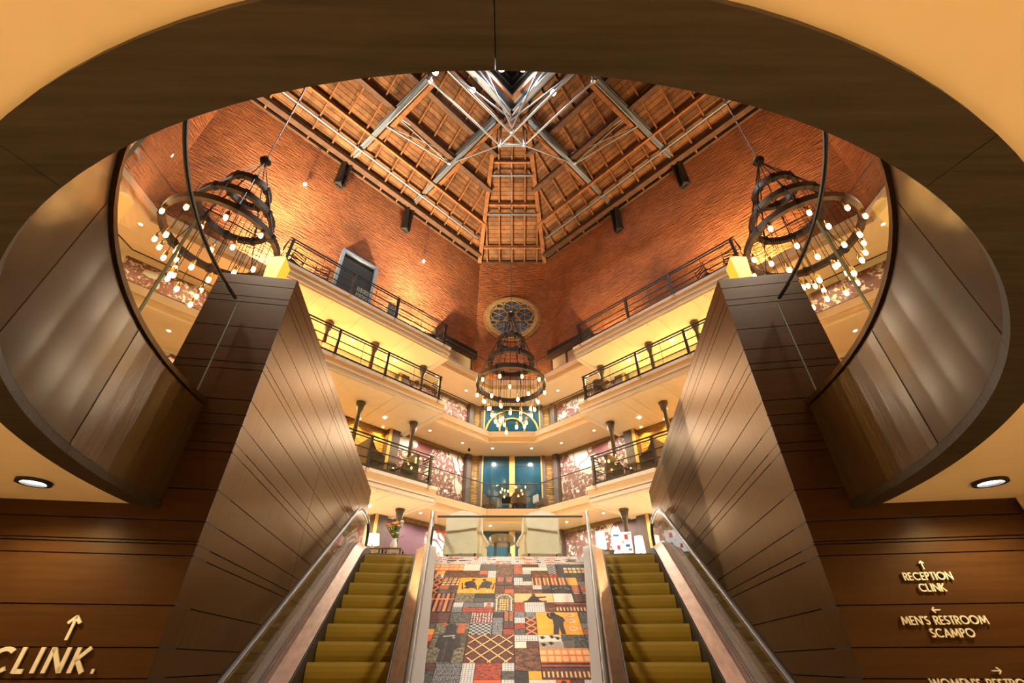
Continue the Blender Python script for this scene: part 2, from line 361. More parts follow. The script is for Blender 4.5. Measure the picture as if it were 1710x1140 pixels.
ZB = [1.95, 5.20, 8.66, 11.40]; EAVE = 21.6
SIDES = {'back': 0, 'back_left': 45, 'left': 90, 'front_left': 135, 'front': 180, 'front_right': -135, 'right': -90, 'back_right': -45}
def frame(rot): return (0, CY, 0), R(rot)
def half(rot, kind):
    ax = rot % 90 == 0
    return {'wall': (2.08, 7.42), 'rail': (1.04, 6.88)}[kind][0 if ax else 1]
def dist(rot, kind):
    ax = rot % 90 == 0
    return {'wall': (12.57, 10.36), 'rail': (10.77, 8.36)}[kind][0 if ax else 1]
def octa(kind, off=0):
    pts = []
    for rot in (0, 45, 90, 135, 180, 225, 270, 315):
        d = dist(rot, kind) + off; h = half(rot, kind) + off * .414
        a = R(rot)
        for x in (h, -h):
            pts.append((x*math.cos(a) - d*math.sin(a), CY + x*math.sin(a) + d*math.cos(a)))
    out = []
    for p in pts:
        if not out or (p[0]-out[-1][0])**2 + (p[1]-out[-1][1])**2 > .01: out.append(p)
    if (out[0][0]-out[-1][0])**2 + (out[0][1]-out[-1][1])**2 < .01: out.pop()
    return out

# ================================================================== STRUCTURE
NX = -.05   # centre line of the lower hall and escalators
EA, EB, EY = 2.87, 3.28, 3.70
def ell(off, t): return (NX - (EA+off)*math.cos(t), EY - (EB+off)*math.sin(t))
def half_ell(off, n=64): return [ell(off, math.pi*i/n) for i in range(n+1)]
# lower floor and ceiling
f = MB().box(-7, 7, -5, 11.5, -1.6, -1.4).build('floor', 'floort'); struct(f, 'pale stone floor of the lower hall', 'floor')
hole = half_ell(.13); hole = [(hole[0][0], EY+.35)] + hole + [(hole[-1][0], EY+.35)]
c = MB().prism([(-7, -5), (7, -5), (7, EY+.35+.001), (hole[-1][0], EY+.351)] + hole[::-1] + [(hole[0][0], EY+.351), (-7, EY+.351)], 1.09, 1.2).build('ceiling', 'paint')
struct(c, 'tan painted ceiling around the oval opening', 'ceiling')
for nm, b in {'wall_hall_left': (-7.2, -7, -5, 4), 'wall_hall_right': (7, 7.2, -5, 4), 'wall_hall_rear': (-7.2, 7.2, -5.2, -5)}.items():
    struct(MB().box(*b, -1.4, 1.09).build(nm, 'paint'), 'tan painted wall of the lower hall', 'wall')
# dropped soffits at both ends of the panelled walls
for s, nm, lb in ((-1, 'left', 'left'), (1, 'right', 'right')):
    x0, x1 = sorted((NX + s*4.02, NX + s*6.95))
    o = MB().box(x0, x1, -4.95, 3.46, .82, 1.089).build('trim_soffit_' + nm, 'paint'); struct(o, 'tan dropped soffit beside the %s panelled wall' % lb, 'soffit')
# fascia panels + ring under the oval opening
SEAMS = [0, 21, 43.5, 66, 90.3, 114, 136.5, 159, 180]
fz0, fz1 = 1.095, 2.08
b = MB()
b.sweep([(0, 0)], [(0, 0)], closed=False) if False else None
def ell_strip(mb, o0, o1, z0, z1, t0, t1, n, m=0):
    vs = []; fs = []
    for i in range(n+1):
        t = t0 + (t1-t0)*i/n
        for (o, z) in ((o0, z0), (o1, z0), (o1, z1), (o0, z1)): x, y = ell(o, t); vs.append((x, y, z))
    for i in range(n):
        for q in range(4): fs.append((i*4+q, i*4+(q+1) % 4, (i+1)*4+(q+1) % 4, (i+1)*4+q))
    mb.add(vs, fs, m, True); mb.add(vs[:4], [(0, 1, 2, 3)], m); mb.add(vs[-4:], [(3, 2, 1, 0)], m)
back = MB(); ell_strip(back, .03, .10, fz0+.02, fz1, 0, math.pi, 64); ell_strip(back, -.006, .14, fz0+.010, fz0+.022, 0, math.pi, 64)
fas = back.build('trim_oval_fascia', 'gap'); struct(fas, 'dark walnut fascia lining the oval opening', 'fascia')
for a, c_ in zip(SEAMS[:-1], SEAMS[1:]):
    p = MB(); ell_strip(p, 0, .03, fz0+.012, fz1-.055, R(a)+.0022, R(c_)-.0022, 12); p.build('fascia_panel', 'fascia', fas)
    p = MB(); ell_strip(p, -.012, .145, fz0-.035, fz0+.012, R(a)+.0004, R(c_)-.0004, 12); p.build('soffit_ring', 'woodring', fas)
p = MB(); ell_strip(p, -.02, .06, fz1-.045, fz1, 0, math.pi, 64); p.build('cap_moulding', 'wood', fas)
# upper floor slab (ground level of the rotunda)
DX = .1512
def pier_pt(s, a, w_):   # a along the side wall from the front corner, w_ outward; s=-1 left, 1 right
    cx, cy = (NX + s*2.48, 3.755); d1 = (s*.1495, .9888); d2 = (s*.9888, -.1495)
    return (cx + d1[0]*a + d2[0]*w_, cy + d1[1]*a + d2[1]*w_)
OPEN_Y = 10.42
L1 = pier_pt(-1, 6.74, .04); R1 = pier_pt(1, 6.74, .04); L0 = pier_pt(-1, .2, .36); R0 = pier_pt(1, .2, .36)
hl = half_ell(.07)
hole = hl + [pier_pt(1, .06, .45), pier_pt(1, .2, .05), (R1[0], OPEN_Y), (L1[0], OPEN_Y), pier_pt(-1, .2, .05), pier_pt(-1, .06, .45)]
o = MB().prism(octa('wall'), 1.55, 1.95, 0, holes=[hole]).build('floor.001', 'floort'); struct(o, 'pale upper lobby floor at the head of the escalators', 'floor')
# gallery slabs
GL = [None, 'lowest', 'middle', 'top']
for k in (1, 2, 3):
    z = ZB[k]; g = MB()
    g.prism(octa('wall'), z-.42, z, 0, holes=[octa('rail', .10)], mb=1)
    for (o0, o1, a, b_) in ((0, .11, -.20, .03), (-.05, .11, -.26, -.20), (.03, .2, -.47, -.26), (-.02, .25, -.53, -.47)):
        g.prism(octa('rail', o1), z+a, z+b_, 1, holes=[octa('rail', o0)])
    o = g.build('floor.%03d' % (k+1), ['carpet', 'cream2']); struct(o, 'cream edged floor of the %s gallery ring' % GL[k], 'gallery floor')
# rotunda walls
MURX = (3.46, 7.10)
for nm, rot in SIDES.items():
    D = dist(rot, 'wall'); h = half(rot, 'wall'); g = MB(); ax = rot % 90 == 0
    g.box(-h-.1, h+.1, D, D+.35, 11.0, EAVE+.25, 0)
    if ax:
        if rot == 0:
            g.box(-h-.1, h+.1, D, D+.35, 1.5, 11.0, 2)
        else: g.box(-h-.1, h+.1, D, D+.35, 1.5, 11.0, 1)
    else:
        g.box(-h-.1, h+.1, D, D+.35, 1.5, 5.0, 1); g.box(-h-.1, -3.3, D, D+.35, 5.0, 8.3, 1)
        g.box(-3.3, 3.3, D, D+.35, 5.0, 8.3, 2); g.box(3.3, h+.1, D, D+.35, 5.0, 8.3, 1); g.box(-h-.1, h+.1, D, D+.35, 8.3, 11.0, 1)
    lo, rz = frame(rot); o = g.build('wall_' + nm, ['brick', 'cream', 'brick_lit'], None, lo, rz)
    struct(o, 'tall %s wall of the rotunda, brick above cream galleries' % nm.replace('_', ' '), 'wall')
# pilasters beside the murals
for k in range(3):
    z0 = ZB[k]+.001; z1 = ZB[k+1]-.43
    for side, rot, sg in (('left', 45, 1), ('right', -45, -1)):
        lo, rz = frame(rot)
        for j, (a, b_) in enumerate(((2.88, 3.40), (7.14, 7.40))):
            x0, x1 = sorted((sg*a, sg*b_)); g = MB().box(x0, x1, 9.98 if j == 0 else 10.1, 10.355, z0, z1)
            x2, x3 = sorted((sg*(a+.0), sg*(a+.12)))
            if j == 0: g.box(x2, x3, 9.95, 9.985, z0, z1, 1)
            o = g.build('trim_pilaster', ['darkpost', 'mull'], None, lo, rz)
            struct(o, 'dark brown pilaster %s the %s mural on the %s' % (('before', 'behind')[j], ('ground floor', 'lowest gallery', 'middle gallery')[k], side), 'pilaster')
# roof
IN = 5.4; HC = .75; ZR = 27.3
def roof_inner(rot):   # (half width, distance, z) of the inner edge of each bay
    if rot % 90 == 0: return HC, IN - .12, ZR
    return (IN - HC*1.0) * .7071, (IN + .6) * .7071 - .12, ZR
for nm, rot in SIDES.items():
    D = dist(rot, 'wall'); h = half(rot, 'wall') + .05; hi, di, zi = roof_inner(rot); lo, rz = frame(rot)
    if rot % 90: di = IN*.7071 + HC*.35; hi = (IN*.7071 - .15)
    z_e = EAVE
    g = MB(); up = .22
    v = [(-h, D+.1, z_e), (h, D+.1, z_e), (hi, di, zi), (-hi, di, zi)]
    g.add(v + [(a, b_, c_+up) for (a, b_, c_) in v], [(0, 1, 2, 3), (7, 6, 5, 4), (0, 4, 5, 1), (1, 5, 6, 2), (2, 6, 7, 3), (3, 7, 4, 0)])
    o = g.build('ceiling.%03d' % (list(SIDES).index(nm)+1), 'roof', None, lo, rz)
    struct(o, 'sloping boarded roof bay over the %s wall' % nm.replace('_', ' '), 'roof')
    def rp(x, q, dz): return (x, D + (di-D)*q, z_e + (zi-z_e)*q + dz)
    def xlim(q): return h + (hi-h)*q
    vis = nm in ('back', 'back_left', 'back_right', 'left', 'right')
    sp = 1.02 if rot % 90 else .8
    nr = int(h/sp)
    for i in range(-nr, nr+1):
        x = i*sp; q1 = 1.0
        if abs(x) > hi: q1 = (h-abs(x))/(h-hi)
        if q1 < .12 or not vis: continue
        MB().beam(rp(x, .01, -.10), rp(x, q1*.985, -.10), .075, .17).build('rafter', 'timber', o)
    for q in ((.06, .27, .48, .70, .90) if rot % 90 else (.12, .40, .66)):
        if not vis: continue
        xl = xlim(q) - .15
        MB().beam(rp(-xl, q, -.24), rp(xl, q, -.24), .12 if rot % 90 == 0 or q == .27 else .30, .26).build('purlin', 'timberd' if rot % 90 and q != .27 else 'timber', o)  # wide dark purlins paint in the shadow bands of the diagonal bays
    if rot % 90 == 0 and vis:
        for sgn in (-1, 1):
            MB().beam((sgn*h*.99, D-.05, z_e-.12), (sgn*(hi+.05), di, zi-.25), .24, .34).build('hip_rafter', 'timber', o)
        for q in (.36, .60):
            MB().beam(rp(-xlim(q)+.1, q, -.62), rp(xlim(q)-.1, q, -.62), .09, .12).build('tie_bar', 'steel', o)
    # plate along the eave
    MB().box(-h, h, D-.12, D+.0, EAVE-.14, EAVE+.02).build('wall_plate', 'timberd', o)
# cupola shaft
pts_i = []
for rot in (0, 90, 180, 270):
    a = R(rot)
    pts_i.append((-(IN-.1)*math.sin(a), CY + (IN-.1)*math.cos(a)))
pts_o = [((p[0])*1.08, CY + (p[1]-CY)*1.08) for p in pts_i]
g = MB().prism(pts_o, ZR-.3, 31.5, 0, holes=[pts_i]); o = g.build('wall_cupola', 'steel'); struct(o, 'steel lined shaft of the roof lantern', 'lantern wall')
p2 = [((p[0])*.95, CY + (p[1]-CY)*.95) for p in pts_i]
MB().prism(pts_i, ZR-.3, ZR+.15, 0, holes=[p2]).build('curb', 'timber', o)
for zz in (28.6, 29.6, 30.6):
    for i in range(4):
        a = pts_i[i]; b_ = pts_i[(i+1) % 4]
        MB().beam((a[0]*.97, CY+(a[1]-CY)*.97, zz), (b_[0]*.97, CY+(b_[1]-CY)*.97, zz), .07, .07).build('grille_bar', 'steelp', o)
g = MB().prism(pts_o, 31.5, 31.7); o2 = g.build('ceiling.009', 'bluepane'); struct(o2, 'dark glazed top of the roof lantern', 'ceiling')
for t in range(-4, 5): MB().beam((t*1.0, CY-5+abs(t), 31.45), (t*1.0, CY+5-abs(t), 31.45), .06, .1).build('glazing_bar', 'steelp', o2)

# ---- steel roof frame
st = thing('steel_roof_frame', 'grey steel tubes and beams bracing the timber roof around the lantern opening', 'steelwork', (0, CY, EAVE))
def SP(p): return (p[0], p[1]-CY, p[2]-EAVE)
for s in (-1, 1):
    def m_(p): return SP((s*abs(p[0]) if p[0] <= 0 else -s*p[0], p[1], p[2]))
    for (w0, e1, jt) in (((-8.72, 13.28, 22.0), (-4.35, 10.6, 25.1), (-6.6, 12.1, 23.3)), ((-5.98, 16.05, 22.0), (-.98, 13.0, 25.8), (-3.6, 14.5, 23.75))):
        g = MB(); p0, p1 = Vector(m_(w0)), Vector(m_(e1))
        g.beam(p0, p1, .05, .42); g.beam(p0+Vector((0, 0, .21)), p1+Vector((0, 0, .21)), .26, .04); g.beam(p0-Vector((0, 0, .21)), p1-Vector((0, 0, .21)), .26, .04)
        g.build('raking_beam', 'steel', st)
        off = Vector((s*-.25, .25, .12))
        MB().beam(p0+off, p1+off, .22, .34).build('raking_timber', 'timber', st)
        # bracket on the wall
        bx = Vector(m_((w0[0], w0[1], 19.75))); g = MB(); d = Vector((s*-.707, -.707, 0))   # toward room
        n_in = Vector((-s*.707, -.707, 0))
        g.beam(bx + n_in*.08, Vector((bx.x, bx.y, m_(w0)[2])) + n_in*.08, .06, .34, up=(s*.707, -.707, 0))
        for q in (-.15, .15):
            t_ = Vector((.707*-s*-1, .707*-1*s*-s, 0)); t_ = Vector((s*.707, -.707, 0)) * q
            g.beam(bx + n_in*.12 + t_, Vector((bx.x, bx.y, m_(w0)[2]+.1)) + n_in*.2 + t_, .05, .26)
        g.beam(bx + n_in*.1, bx + n_in*.1 + Vector((0, 0, .1)), .42, .3)
        g.build('wall_bracket', 'iron', st)
        MB().tube([p0 - Vector((0, 0, .35)), Vector(m_(jt)) , p1 - Vector((0, 0, .6))], .045, 8).build('tie_rod', 'steelp', st)
    for a, b_, r_ in (((-6.6, 12.1, 23.3), (-3.6, 14.5, 23.75), .06), ((-6.2, 11.8, 23.9), (-3.3, 14.3, 24.3), .05), ((-6.6, 12.1, 23.3), (-3.3, 14.3, 24.3), .035), ((-6.2, 11.8, 23.9), (-3.6, 14.5, 23.75), .035),
                      ((-4.10, 10.35, 24.2), (-.70, 13.8, 24.45), .075), ((-3.20, 9.95, 24.4), (.66, 13.8, 24.45), .085), ((-.66, 13.8, 24.45), (-.66, 13.8, 26.4), .085),
                      ((-2.6, 9.6, 26.2), (.25, 13.4, 26.3), .06), ((-3.2, 9.95, 24.4), (.4, 13.6, 26.3), .06), ((-2.0, 9.4, 26.3), (0.0, 12.9, 24.6), .055),
                      ((-3.6, 14.5, 23.75), (-.7, 13.8, 24.45), .055), ((-6.6, 12.1, 23.3), (-4.1, 10.35, 24.2), .055), ((-4.1, 10.35, 24.2), (-4.1, 10.35, 25.6), .075)):
        MB().tube([m_(a), m_(b_)], r_*.75, 10).build('brace_tube', 'steelp', st)
MB().tube([SP((-.7, 13.8, 24.45)), SP((.7, 13.8, 24.45))], .08, 10).build('brace_tube', 'steelp', st)
for x, y, z in ((-.7, 13.8, 24.45), (.7, 13.8, 24.45), (0, 13.05, 24.45), (-4.1, 10.35, 24.2), (4.1, 10.35, 24.2), (-3.6, 14.5, 23.75), (3.6, 14.5, 23.75)):
    MB().lathe([(.0, -.14), (.12, -.09), (.14, 0), (.12, .09), (0, .14)], SP((x, y, z)), 12).build('node_joint', 'steelp', st)
# lantern girders around the opening
ga = [(0, CY+IN+.25), (-IN-.25, CY), (0, CY-IN-.25), (IN+.25, CY)]
for i in range(4):
    a, b_ = ga[i], ga[(i+1) % 4]
    g = MB(); g.beam(SP((a[0], a[1], 26.75)), SP((b_[0], b_[1], 26.75)), .06, .5); g.beam(SP((a[0], a[1], 26.5)), SP((b_[0], b_[1], 26.5)), .34, .05); g.build('lantern_girder', 'steel', st)
# eave pipes along the diagonal walls
for rot, sd in ((45, 'left'), (-45, 'right')):
    lo, rz = frame(rot); r_ = thing('conduit_pipe', 'long steel pipe running under the roof eave on the %s' % sd, 'pipe', loc_of(rot, 0, 9.35, 22.15), rz)
    MB().tube([(-6.3, 0, 0), (6.3, 0, 0)], .055, 8).build('pipe', 'steel', r_)
    for i in range(-6, 7, 2): MB().tube([(i, 0, 0), (i, 0, .42)], .018, 6).build('hanger', 'iron', r_)

# ================================================================== NEAR: panelled piers and walls
PH = [3.738]
z = 3.593; seq = [.18, .085, .345, .265]; PH.append(z); i = 0
while z > -1.4: z -= seq[i % 4]; PH.append(max(z, -1.4)); i += 1
def panels(mb, x0, x1, y, th, z_lo, z_hi, vs, m=0):
    """panels on a plane facing -y (local), vertical seams at vs"""
    xs = [x0] + [v for v in vs if x0 < v < x1] + [x1]
    for a, b_ in zip(PH[:-1], PH[1:]):
        t, l = min(a, z_hi), max(b_, z_lo)
        if t - l < .02: continue
        for p, q in zip(xs[:-1], xs[1:]): mb.box(p+(.004 if p != x0 else 0), q-(.004 if q != x1 else 0), y-th, y, l+.0045, t-.0045, m)
for s, nm in ((-1, 'left'), (1, 'right')):
    cx, cy = NX + s*2.48, 3.755
    # side wall: local x runs along the wall, -y faces the escalator
    ang = math.atan2(.9888, s*.1495)          # direction of the wall going away
    # left wall: x axis away, room on the right (-y) ; right wall: flip
    if s < 0: rz = ang; L_ = (0, 7.75)
    else: rz = ang + math.pi; L_ = (-7.75, 0)
    g = MB()
    y_in = .02
    g.box(L_[0], L_[1], y_in, .84, -1.4, 3.72, 1)
    panels(g, L_[0]-(.0 if s < 0 else .0), L_[1], y_in, .02, -1.4, 3.738, [2.75*-s, 5.3*-s])
    g.box(L_[0], L_[1], 0.0, .84, 3.72, 3.738, 0)
    o = g.build('wall_escalator_' + nm, ['wood', 'gap'], None, (cx, cy, 0), rz)
    struct(o, 'tall dark walnut panelled side wall of the %s escalator' % nm, 'wall')
    # front wall: facing the viewer
    fz = math.atan2(.1495, -s*.9888*-1) if False else R(8.6)*(-s)
    # local x to the right; left wall spans -4.6..0, right wall 0..4.6
    fx = (-.845, 0) if s < 0 else (0, .845)
    g = MB(); g.box(fx[0], fx[1], .0, .02, 1.2, 3.72, 1); panels(g, fx[0], fx[1], .0, .02, 1.95, 3.738, [])
    lx = (-4.7, 0) if s < 0 else (0, 4.7)
    g.box(lx[0], lx[1], .0, .25, -1.4, .81, 1); lx2 = (-1.59, 0) if s < 0 else (0, 1.59)
    panels(g, lx[0], lx[1], .0, .02, -1.4, .811, [])
    g.box(lx2[0], lx2[1], 0, .25, .81, 1.94, 1); panels(g, lx2[0], lx2[1], 0, .02, .811, 1.95, [])
    o = g.build('wall_front_' + nm + '_pier', ['woodx', 'gap'], None, (cx, cy - .001, 0), fz)
    struct(o, 'dark walnut panelled wall facing the viewer on the %s' % nm, 'wall')
    FR = o
    if s < 0: FL_FRAME = ((cx, cy-.001), fz)
    else: FR_FRAME = ((cx, cy-.001), fz)

# curved glass guard on the oval opening
gg = thing('glass_balustrade', 'curved clear glass balustrade with steel cap around the oval opening', 'balustrade', (NX, EY, fz1))
def egl(o_, t): x, y = ell(o_, t); return (x-NX, y-EY)
for a, c_ in zip(SEAMS[:-1], SEAMS[1:]):
    vs = []; fs = []; n = 14; t0, t1 = R(a)+.003+(.03 if a == 0 else 0), R(c_)-.003-(.03 if c_ == 180 else 0)
    for i in range(n+1):
        t = t0+(t1-t0)*i/n; x, y = egl(.06, t); vs += [(x, y, -.02), (x, y, 1.16)]
    for i in range(n): fs.append((2*i, 2*i+2, 2*i+3, 2*i+1))
    MB().add(vs, fs, 0, True).build('glass_panel', 'glassr', gg)
    for t in (t0, t1): x, y = egl(.06, t); MB().beam((x, y, 0), (x, y, 1.15), .010, .010).build('panel_edge', 'glassedge', gg)
pts = [egl(.06, R(3)+(math.pi-R(6))*i/60) for i in range(61)]
MB().tube([(x, y, 1.175) for x, y in pts], .019, 8).build('cap_rail', 'rail', gg)
MB().tube([(x, y, .015) for x, y in pts], .018, 6).build('base_channel', 'iron', gg)

# ---- recessed downlights of the lower ceiling
def downlight(name, label, loc, r, group, mat='dl', light=None, h=.02, trim='white'):
    t = thing(name, label, 'ceiling light', loc, 0, group)
    MB().band((0, 0, 0), r*1.22, r*.9, -h, .0, 20).build('trim_ring', trim, t)
    MB().lathe([(r*.9, -.004), (r*.9, .0)], n=20).build('lamp_lens', mat, t)
    return t
for i, (x, y, p) in enumerate(HALL):
    lamp('SPOT', 'hall_downlight_lamp', (x, y, 1.04), p, (1.0, .77, .42), radius=.07, angle=155, blend=.6)
    if i < 2:
        downlight('downlight', 'round recessed downlight in the tan ceiling above the %s panelled wall' % ('left', 'right')[i], (x, y, 1.088), .085, None, 'dlw', trim='iron')

# ================================================================== ESCALATORS and mosaic slope
EANG = R(9.1)
def smooth_path(pts, r=.9, n=8):
    out = [pts[0]]
    for i in range(1, len(pts)-1):
        a, b_, c_ = [Vector((p[0], p[1])) for p in pts[i-1:i+2]]
        d0 = (a-b_).normalized(); d1 = (c_-b_).normalized(); p0 = b_+d0*r; p1 = b_+d1*r
        for k in range(n+1):
            t = k/n; q = p0*(1-t)**2 + b_*2*t*(1-t) + p1*t*t; out.append((q.x, q.y))
    out.append(pts[-1]); return out
base = [(-3.5, -1.4), (-2.1, -1.4), (3.70, 1.95), (5.0, 1.95)]
path = smooth_path(base, .55, 6)
def escalator(s, label):
    t = thing('escalator', label, 'escalator', (NX + s*1.91, 6.26, 0), -s*EANG)
    slope = .5774
    # steps
    k = 0; y = -2.05
    while y < 3.85:
        z = -.19 + slope*y
        zt = min(z, 1.93)
        g = MB(); n = 6; rise = min(.232, zt+1.4) if zt > -1.3 else .1
        prof = [(0, 0), (-.012, -.04), (-.014, -.10), (-.004, -.16), (.02, -.225), (.02, -.24), (.40, -.24), (.40, 0)]
        g.sweep([( -.50, 0), (.50, 0)], [(0, 0)], closed=False) if False else None
        vs = [(-.505, y+a, zt+b_) for a, b_ in prof] + [(.505, y+a, zt+b_) for a, b_ in prof]; m = len(prof)
        g.add(vs, [tuple(range(m)), tuple(range(m, 2*m))[::-1]] + [(i, (i+1) % m, m+(i+1) % m, m+i) for i in range(m)])
        g.build('step', 'olive', t); y += .4
    MB().box(-.5, .5, 3.95, 5.4, 1.90, 1.958).build('comb_plate', 'stain', t)
    for sd in (-1, 1):
        def sec(pts): return [(sd*x, h) for x, h in pts]
        MB().sweep(sec([(.512, -.3), (.53, -.3), (.53, .13), (.512, .13)]), path).build('skirt_panel', 'iron', t)
        MB().sweep(sec([(.53, .05), (.76, .10), (.76, .24), (.70, .24), (.535, .135)]), path).build('inner_deck', 'stainb', t)
        MB().sweep(sec([(.765, .16), (.80, .16), (.80, .27), (.765, .27)]), path).build('glass_channel', 'stain', t)
        MB().sweep(sec([(.80, .05), (.93, .05), (.93, .20), (.80, .23)]), path).build('outer_deck', 'steelside', t)
        if sd == -s: MB().sweep(sec([(.86, -.55), (.915, -.55), (.915, .06), (.86, .06)]), path).build('side_cladding', 'steelside', t)
        MB().sweep(sec([(.782, .25), (.782, .90)]), path, closed=False).build('glass_panel', 'glass', t)
        # handrail with rounded newel ends
        hp = [(y_, z_+.93) for y_, z_ in path]
        yt, zt = hp[-1]; top = [(yt+.36*math.sin(a), zt-.36*(1-math.cos(a))) for a in [math.pi*i/10 for i in range(1, 10)]]
        yb, zb = hp[0]; bot = [(yb-.36*math.sin(a), zb-.36*(1-math.cos(a))) for a in [math.pi*i/10 for i in range(1, 10)]][::-1]
        full = bot + hp + top
        g = MB(); g.tube([(sd*.782, a, b_) for a, b_ in full], .036, 10); g.build('handrail', 'rubber', t)
        g = MB(); g.tube([(sd*.782, a, b_) for a, b_ in [(y_, z_-.045) for y_, z_ in hp]], .020, 6); g.build('handrail_guide', 'stain', t)
    return t
esL = escalator(-1, 'left escalator with olive yellow steps and glass sides')
esR = escalator(1, 'right escalator with olive yellow steps and glass sides')

# mosaic slope between the escalators
CS, SN = math.cos(R(30)), math.sin(R(30))
MZ = dict()
def mm(key, col, **k): MZ[key] = pmat('mosaic_' + key, col, k.pop('rough', .5), **k); MZ[key].node_tree.nodes['Principled BSDF'].inputs['Specular IOR Level'].default_value = .25
def tex_mat(name, kind, a, b_, sx, sy, rough=.5):
    m, N, L, b = newmat('mosaic_' + name); b.inputs['Specular IOR Level'].default_value = .25; tc = N.new('ShaderNodeTexCoord'); mp = N.new('ShaderNodeMapping'); mp.inputs['Scale'].default_value = (sx, sy, 1)
    L.new(tc.outputs['Object'], mp.inputs[0]); _rough(b, rough)
    if kind == 'grid':
        br = N.new('ShaderNodeTexBrick'); br.offset = 0; br.inputs['Scale'].default_value = 1; br.inputs['Brick Width'].default_value = 1; br.inputs['Row Height'].default_value = 1
        br.inputs['Mortar Size'].default_value = .09; br.inputs['Color1'].default_value = a + (1,); br.inputs['Color2'].default_value = tuple(c*.86 for c in a) + (1,); br.inputs['Mortar'].default_value = b_ + (1,)
        L.new(mp.outputs[0], br.inputs[0]); L.new(br.outputs[0], b.inputs['Base Color'])
    elif kind == 'check':
        ck = N.new('ShaderNodeTexChecker'); ck.inputs['Scale'].default_value = 1; ck.inputs[1].default_value = a + (1,); ck.inputs[2].default_value = b_ + (1,)
        L.new(mp.outputs[0], ck.inputs[0]); L.new(ck.outputs[0], b.inputs['Base Color'])
    elif kind == 'dots':
        vo = N.new('ShaderNodeTexVoronoi'); vo.inputs['Scale'].default_value = 1; vo.inputs['Randomness'].default_value = .25; L.new(mp.outputs[0], vo.inputs['Vector'])
        cr = N.new('ShaderNodeValToRGB'); cr.color_ramp.interpolation = 'CONSTANT'; cr.color_ramp.elements[0].color = a + (1,); cr.color_ramp.elements[1].color = b_ + (1,); cr.color_ramp.elements[1].position = .3
        L.new(vo.outputs['Distance'], cr.inputs[0]); L.new(cr.outputs[0], b.inputs['Base Color'])
    elif kind == 'mottle':
        nz = N.new('ShaderNodeTexNoise'); nz.inputs['Scale'].default_value = 1; nz.inputs['Detail'].default_value = 6; nz.inputs['Roughness'].default_value = .75; L.new(mp.outputs[0], nz.inputs['Vector'])
        cr = N.new('ShaderNodeValToRGB'); cr.color_ramp.elements[0].position = .42; cr.color_ramp.elements[1].position = .58; cr.color_ramp.elements[0].color = a + (1,); cr.color_ramp.elements[1].color = b_ + (1,)
        L.new(nz.outputs['Fac'], cr.inputs[0]); L.new(cr.outputs[0], b.inputs['Base Color'])
    MZ[name] = m
mm('orange', (.85, .33, .02), var=.12, vscale=9); mm('peach', (.84, .42, .16), var=.1); mm('red', (.72, .10, .02), var=.15, vscale=10)
mm('brown', (.10, .03, .015), var=.4, vscale=14); mm('dark', (.030, .022, .018), var=.4, vscale=14); mm('ink', (.02, .013, .01), var=.2)
mm('cream', (.66, .57, .44), var=.12, vscale=25, bump=.4); mm('rust', (.38, .09, .03), var=.3, vscale=12); mm('line', (.80, .46, .17), var=.1); mm('lined', (.75, .22, .08), var=.1)
tex_mat('white_tiles', 'grid', (.66, .63, .57), (.20, .18, .16), 26, 26); tex_mat('grey_check', 'check', (.03, .03, .03), (.38, .36, .32), 22, 22)
tex_mat('white_dots', 'dots', (.75, .70, .62), (.17, .035, .02), 22, 22); tex_mat('slate_dots', 'dots', (.55, .55, .53), (.035, .035, .038), 55, 45)
tex_mat('slate', 'mottle', (.025, .022, .02), (.13, .115, .09), 22, 22); tex_mat('brown_relief', 'mottle', (.05, .017, .008), (.22, .085, .035), 12, 12)
tex_mat('red_relief', 'mottle', (.10, .02, .01), (.50, .07, .025), 18, 30); tex_mat('olive_relief', 'mottle', (.04, .032, .02), (.28, .22, .12), 20, 20)
MK = list(MZ); MI = {k: i for i, k in enumerate(MK)}
ms = thing('mosaic_slope', 'sloping mosaic of orange, brown and white tile panels between the escalators', 'mosaic', (NX, 10.3, 1.93), 0)
U = .17
def P3(x, l, h=0): return (x, -l*CS - h*SN, -l*SN + h*CS)
def hw(l): return 1.665 - l*.140
# backing slab
g = MB(); l1 = 8.2 - 1.5
vs = [P3(-hw(0)-.12, 0, -.03), P3(hw(0)+.12, 0, -.03), P3(hw(6.65)+.12, 6.65, -.03), P3(-hw(6.65)-.12, 6.65, -.03)]
vs += [P3(x, l, -.2) for x, l in ((-hw(0)-.12, 0), (hw(0)+.12, 0), (hw(6.65)+.12, 6.65), (-hw(6.65)-.12, 6.65))]
g.add(vs, [(0, 1, 2, 3), (7, 6, 5, 4), (0, 4, 5, 1), (1, 5, 6, 2), (2, 6, 7, 3), (3, 7, 4, 0)]); g.build('backing_slab', MZ['dark'], ms)
tiles = {}   # tile object: flat plane built in slope coordinates so textures line up with it
def tile_box(mb, x0, x1, l0, l1, m, h=.0, up=.006):
    # clip to the tapering edge
    def cl(x, l): return max(-hw(l), min(hw(l), x))
    pts = [(cl(x0, l0), l0), (cl(x1, l0), l0), (cl(x1, l1), l1), (cl(x0, l1), l1)]
    if pts[1][0]-pts[0][0] < .01 and pts[2][0]-pts[3][0] < .01: return
    vs = [(x, -l, h) for x, l in pts] + [(x, -l, h+up) for x, l in pts]
    mb.add(vs, [(0, 3, 2, 1), (4, 5, 6, 7), (0, 1, 5, 4), (1, 2, 6, 5), (2, 3, 7, 6), (3, 0, 4, 7)], m)
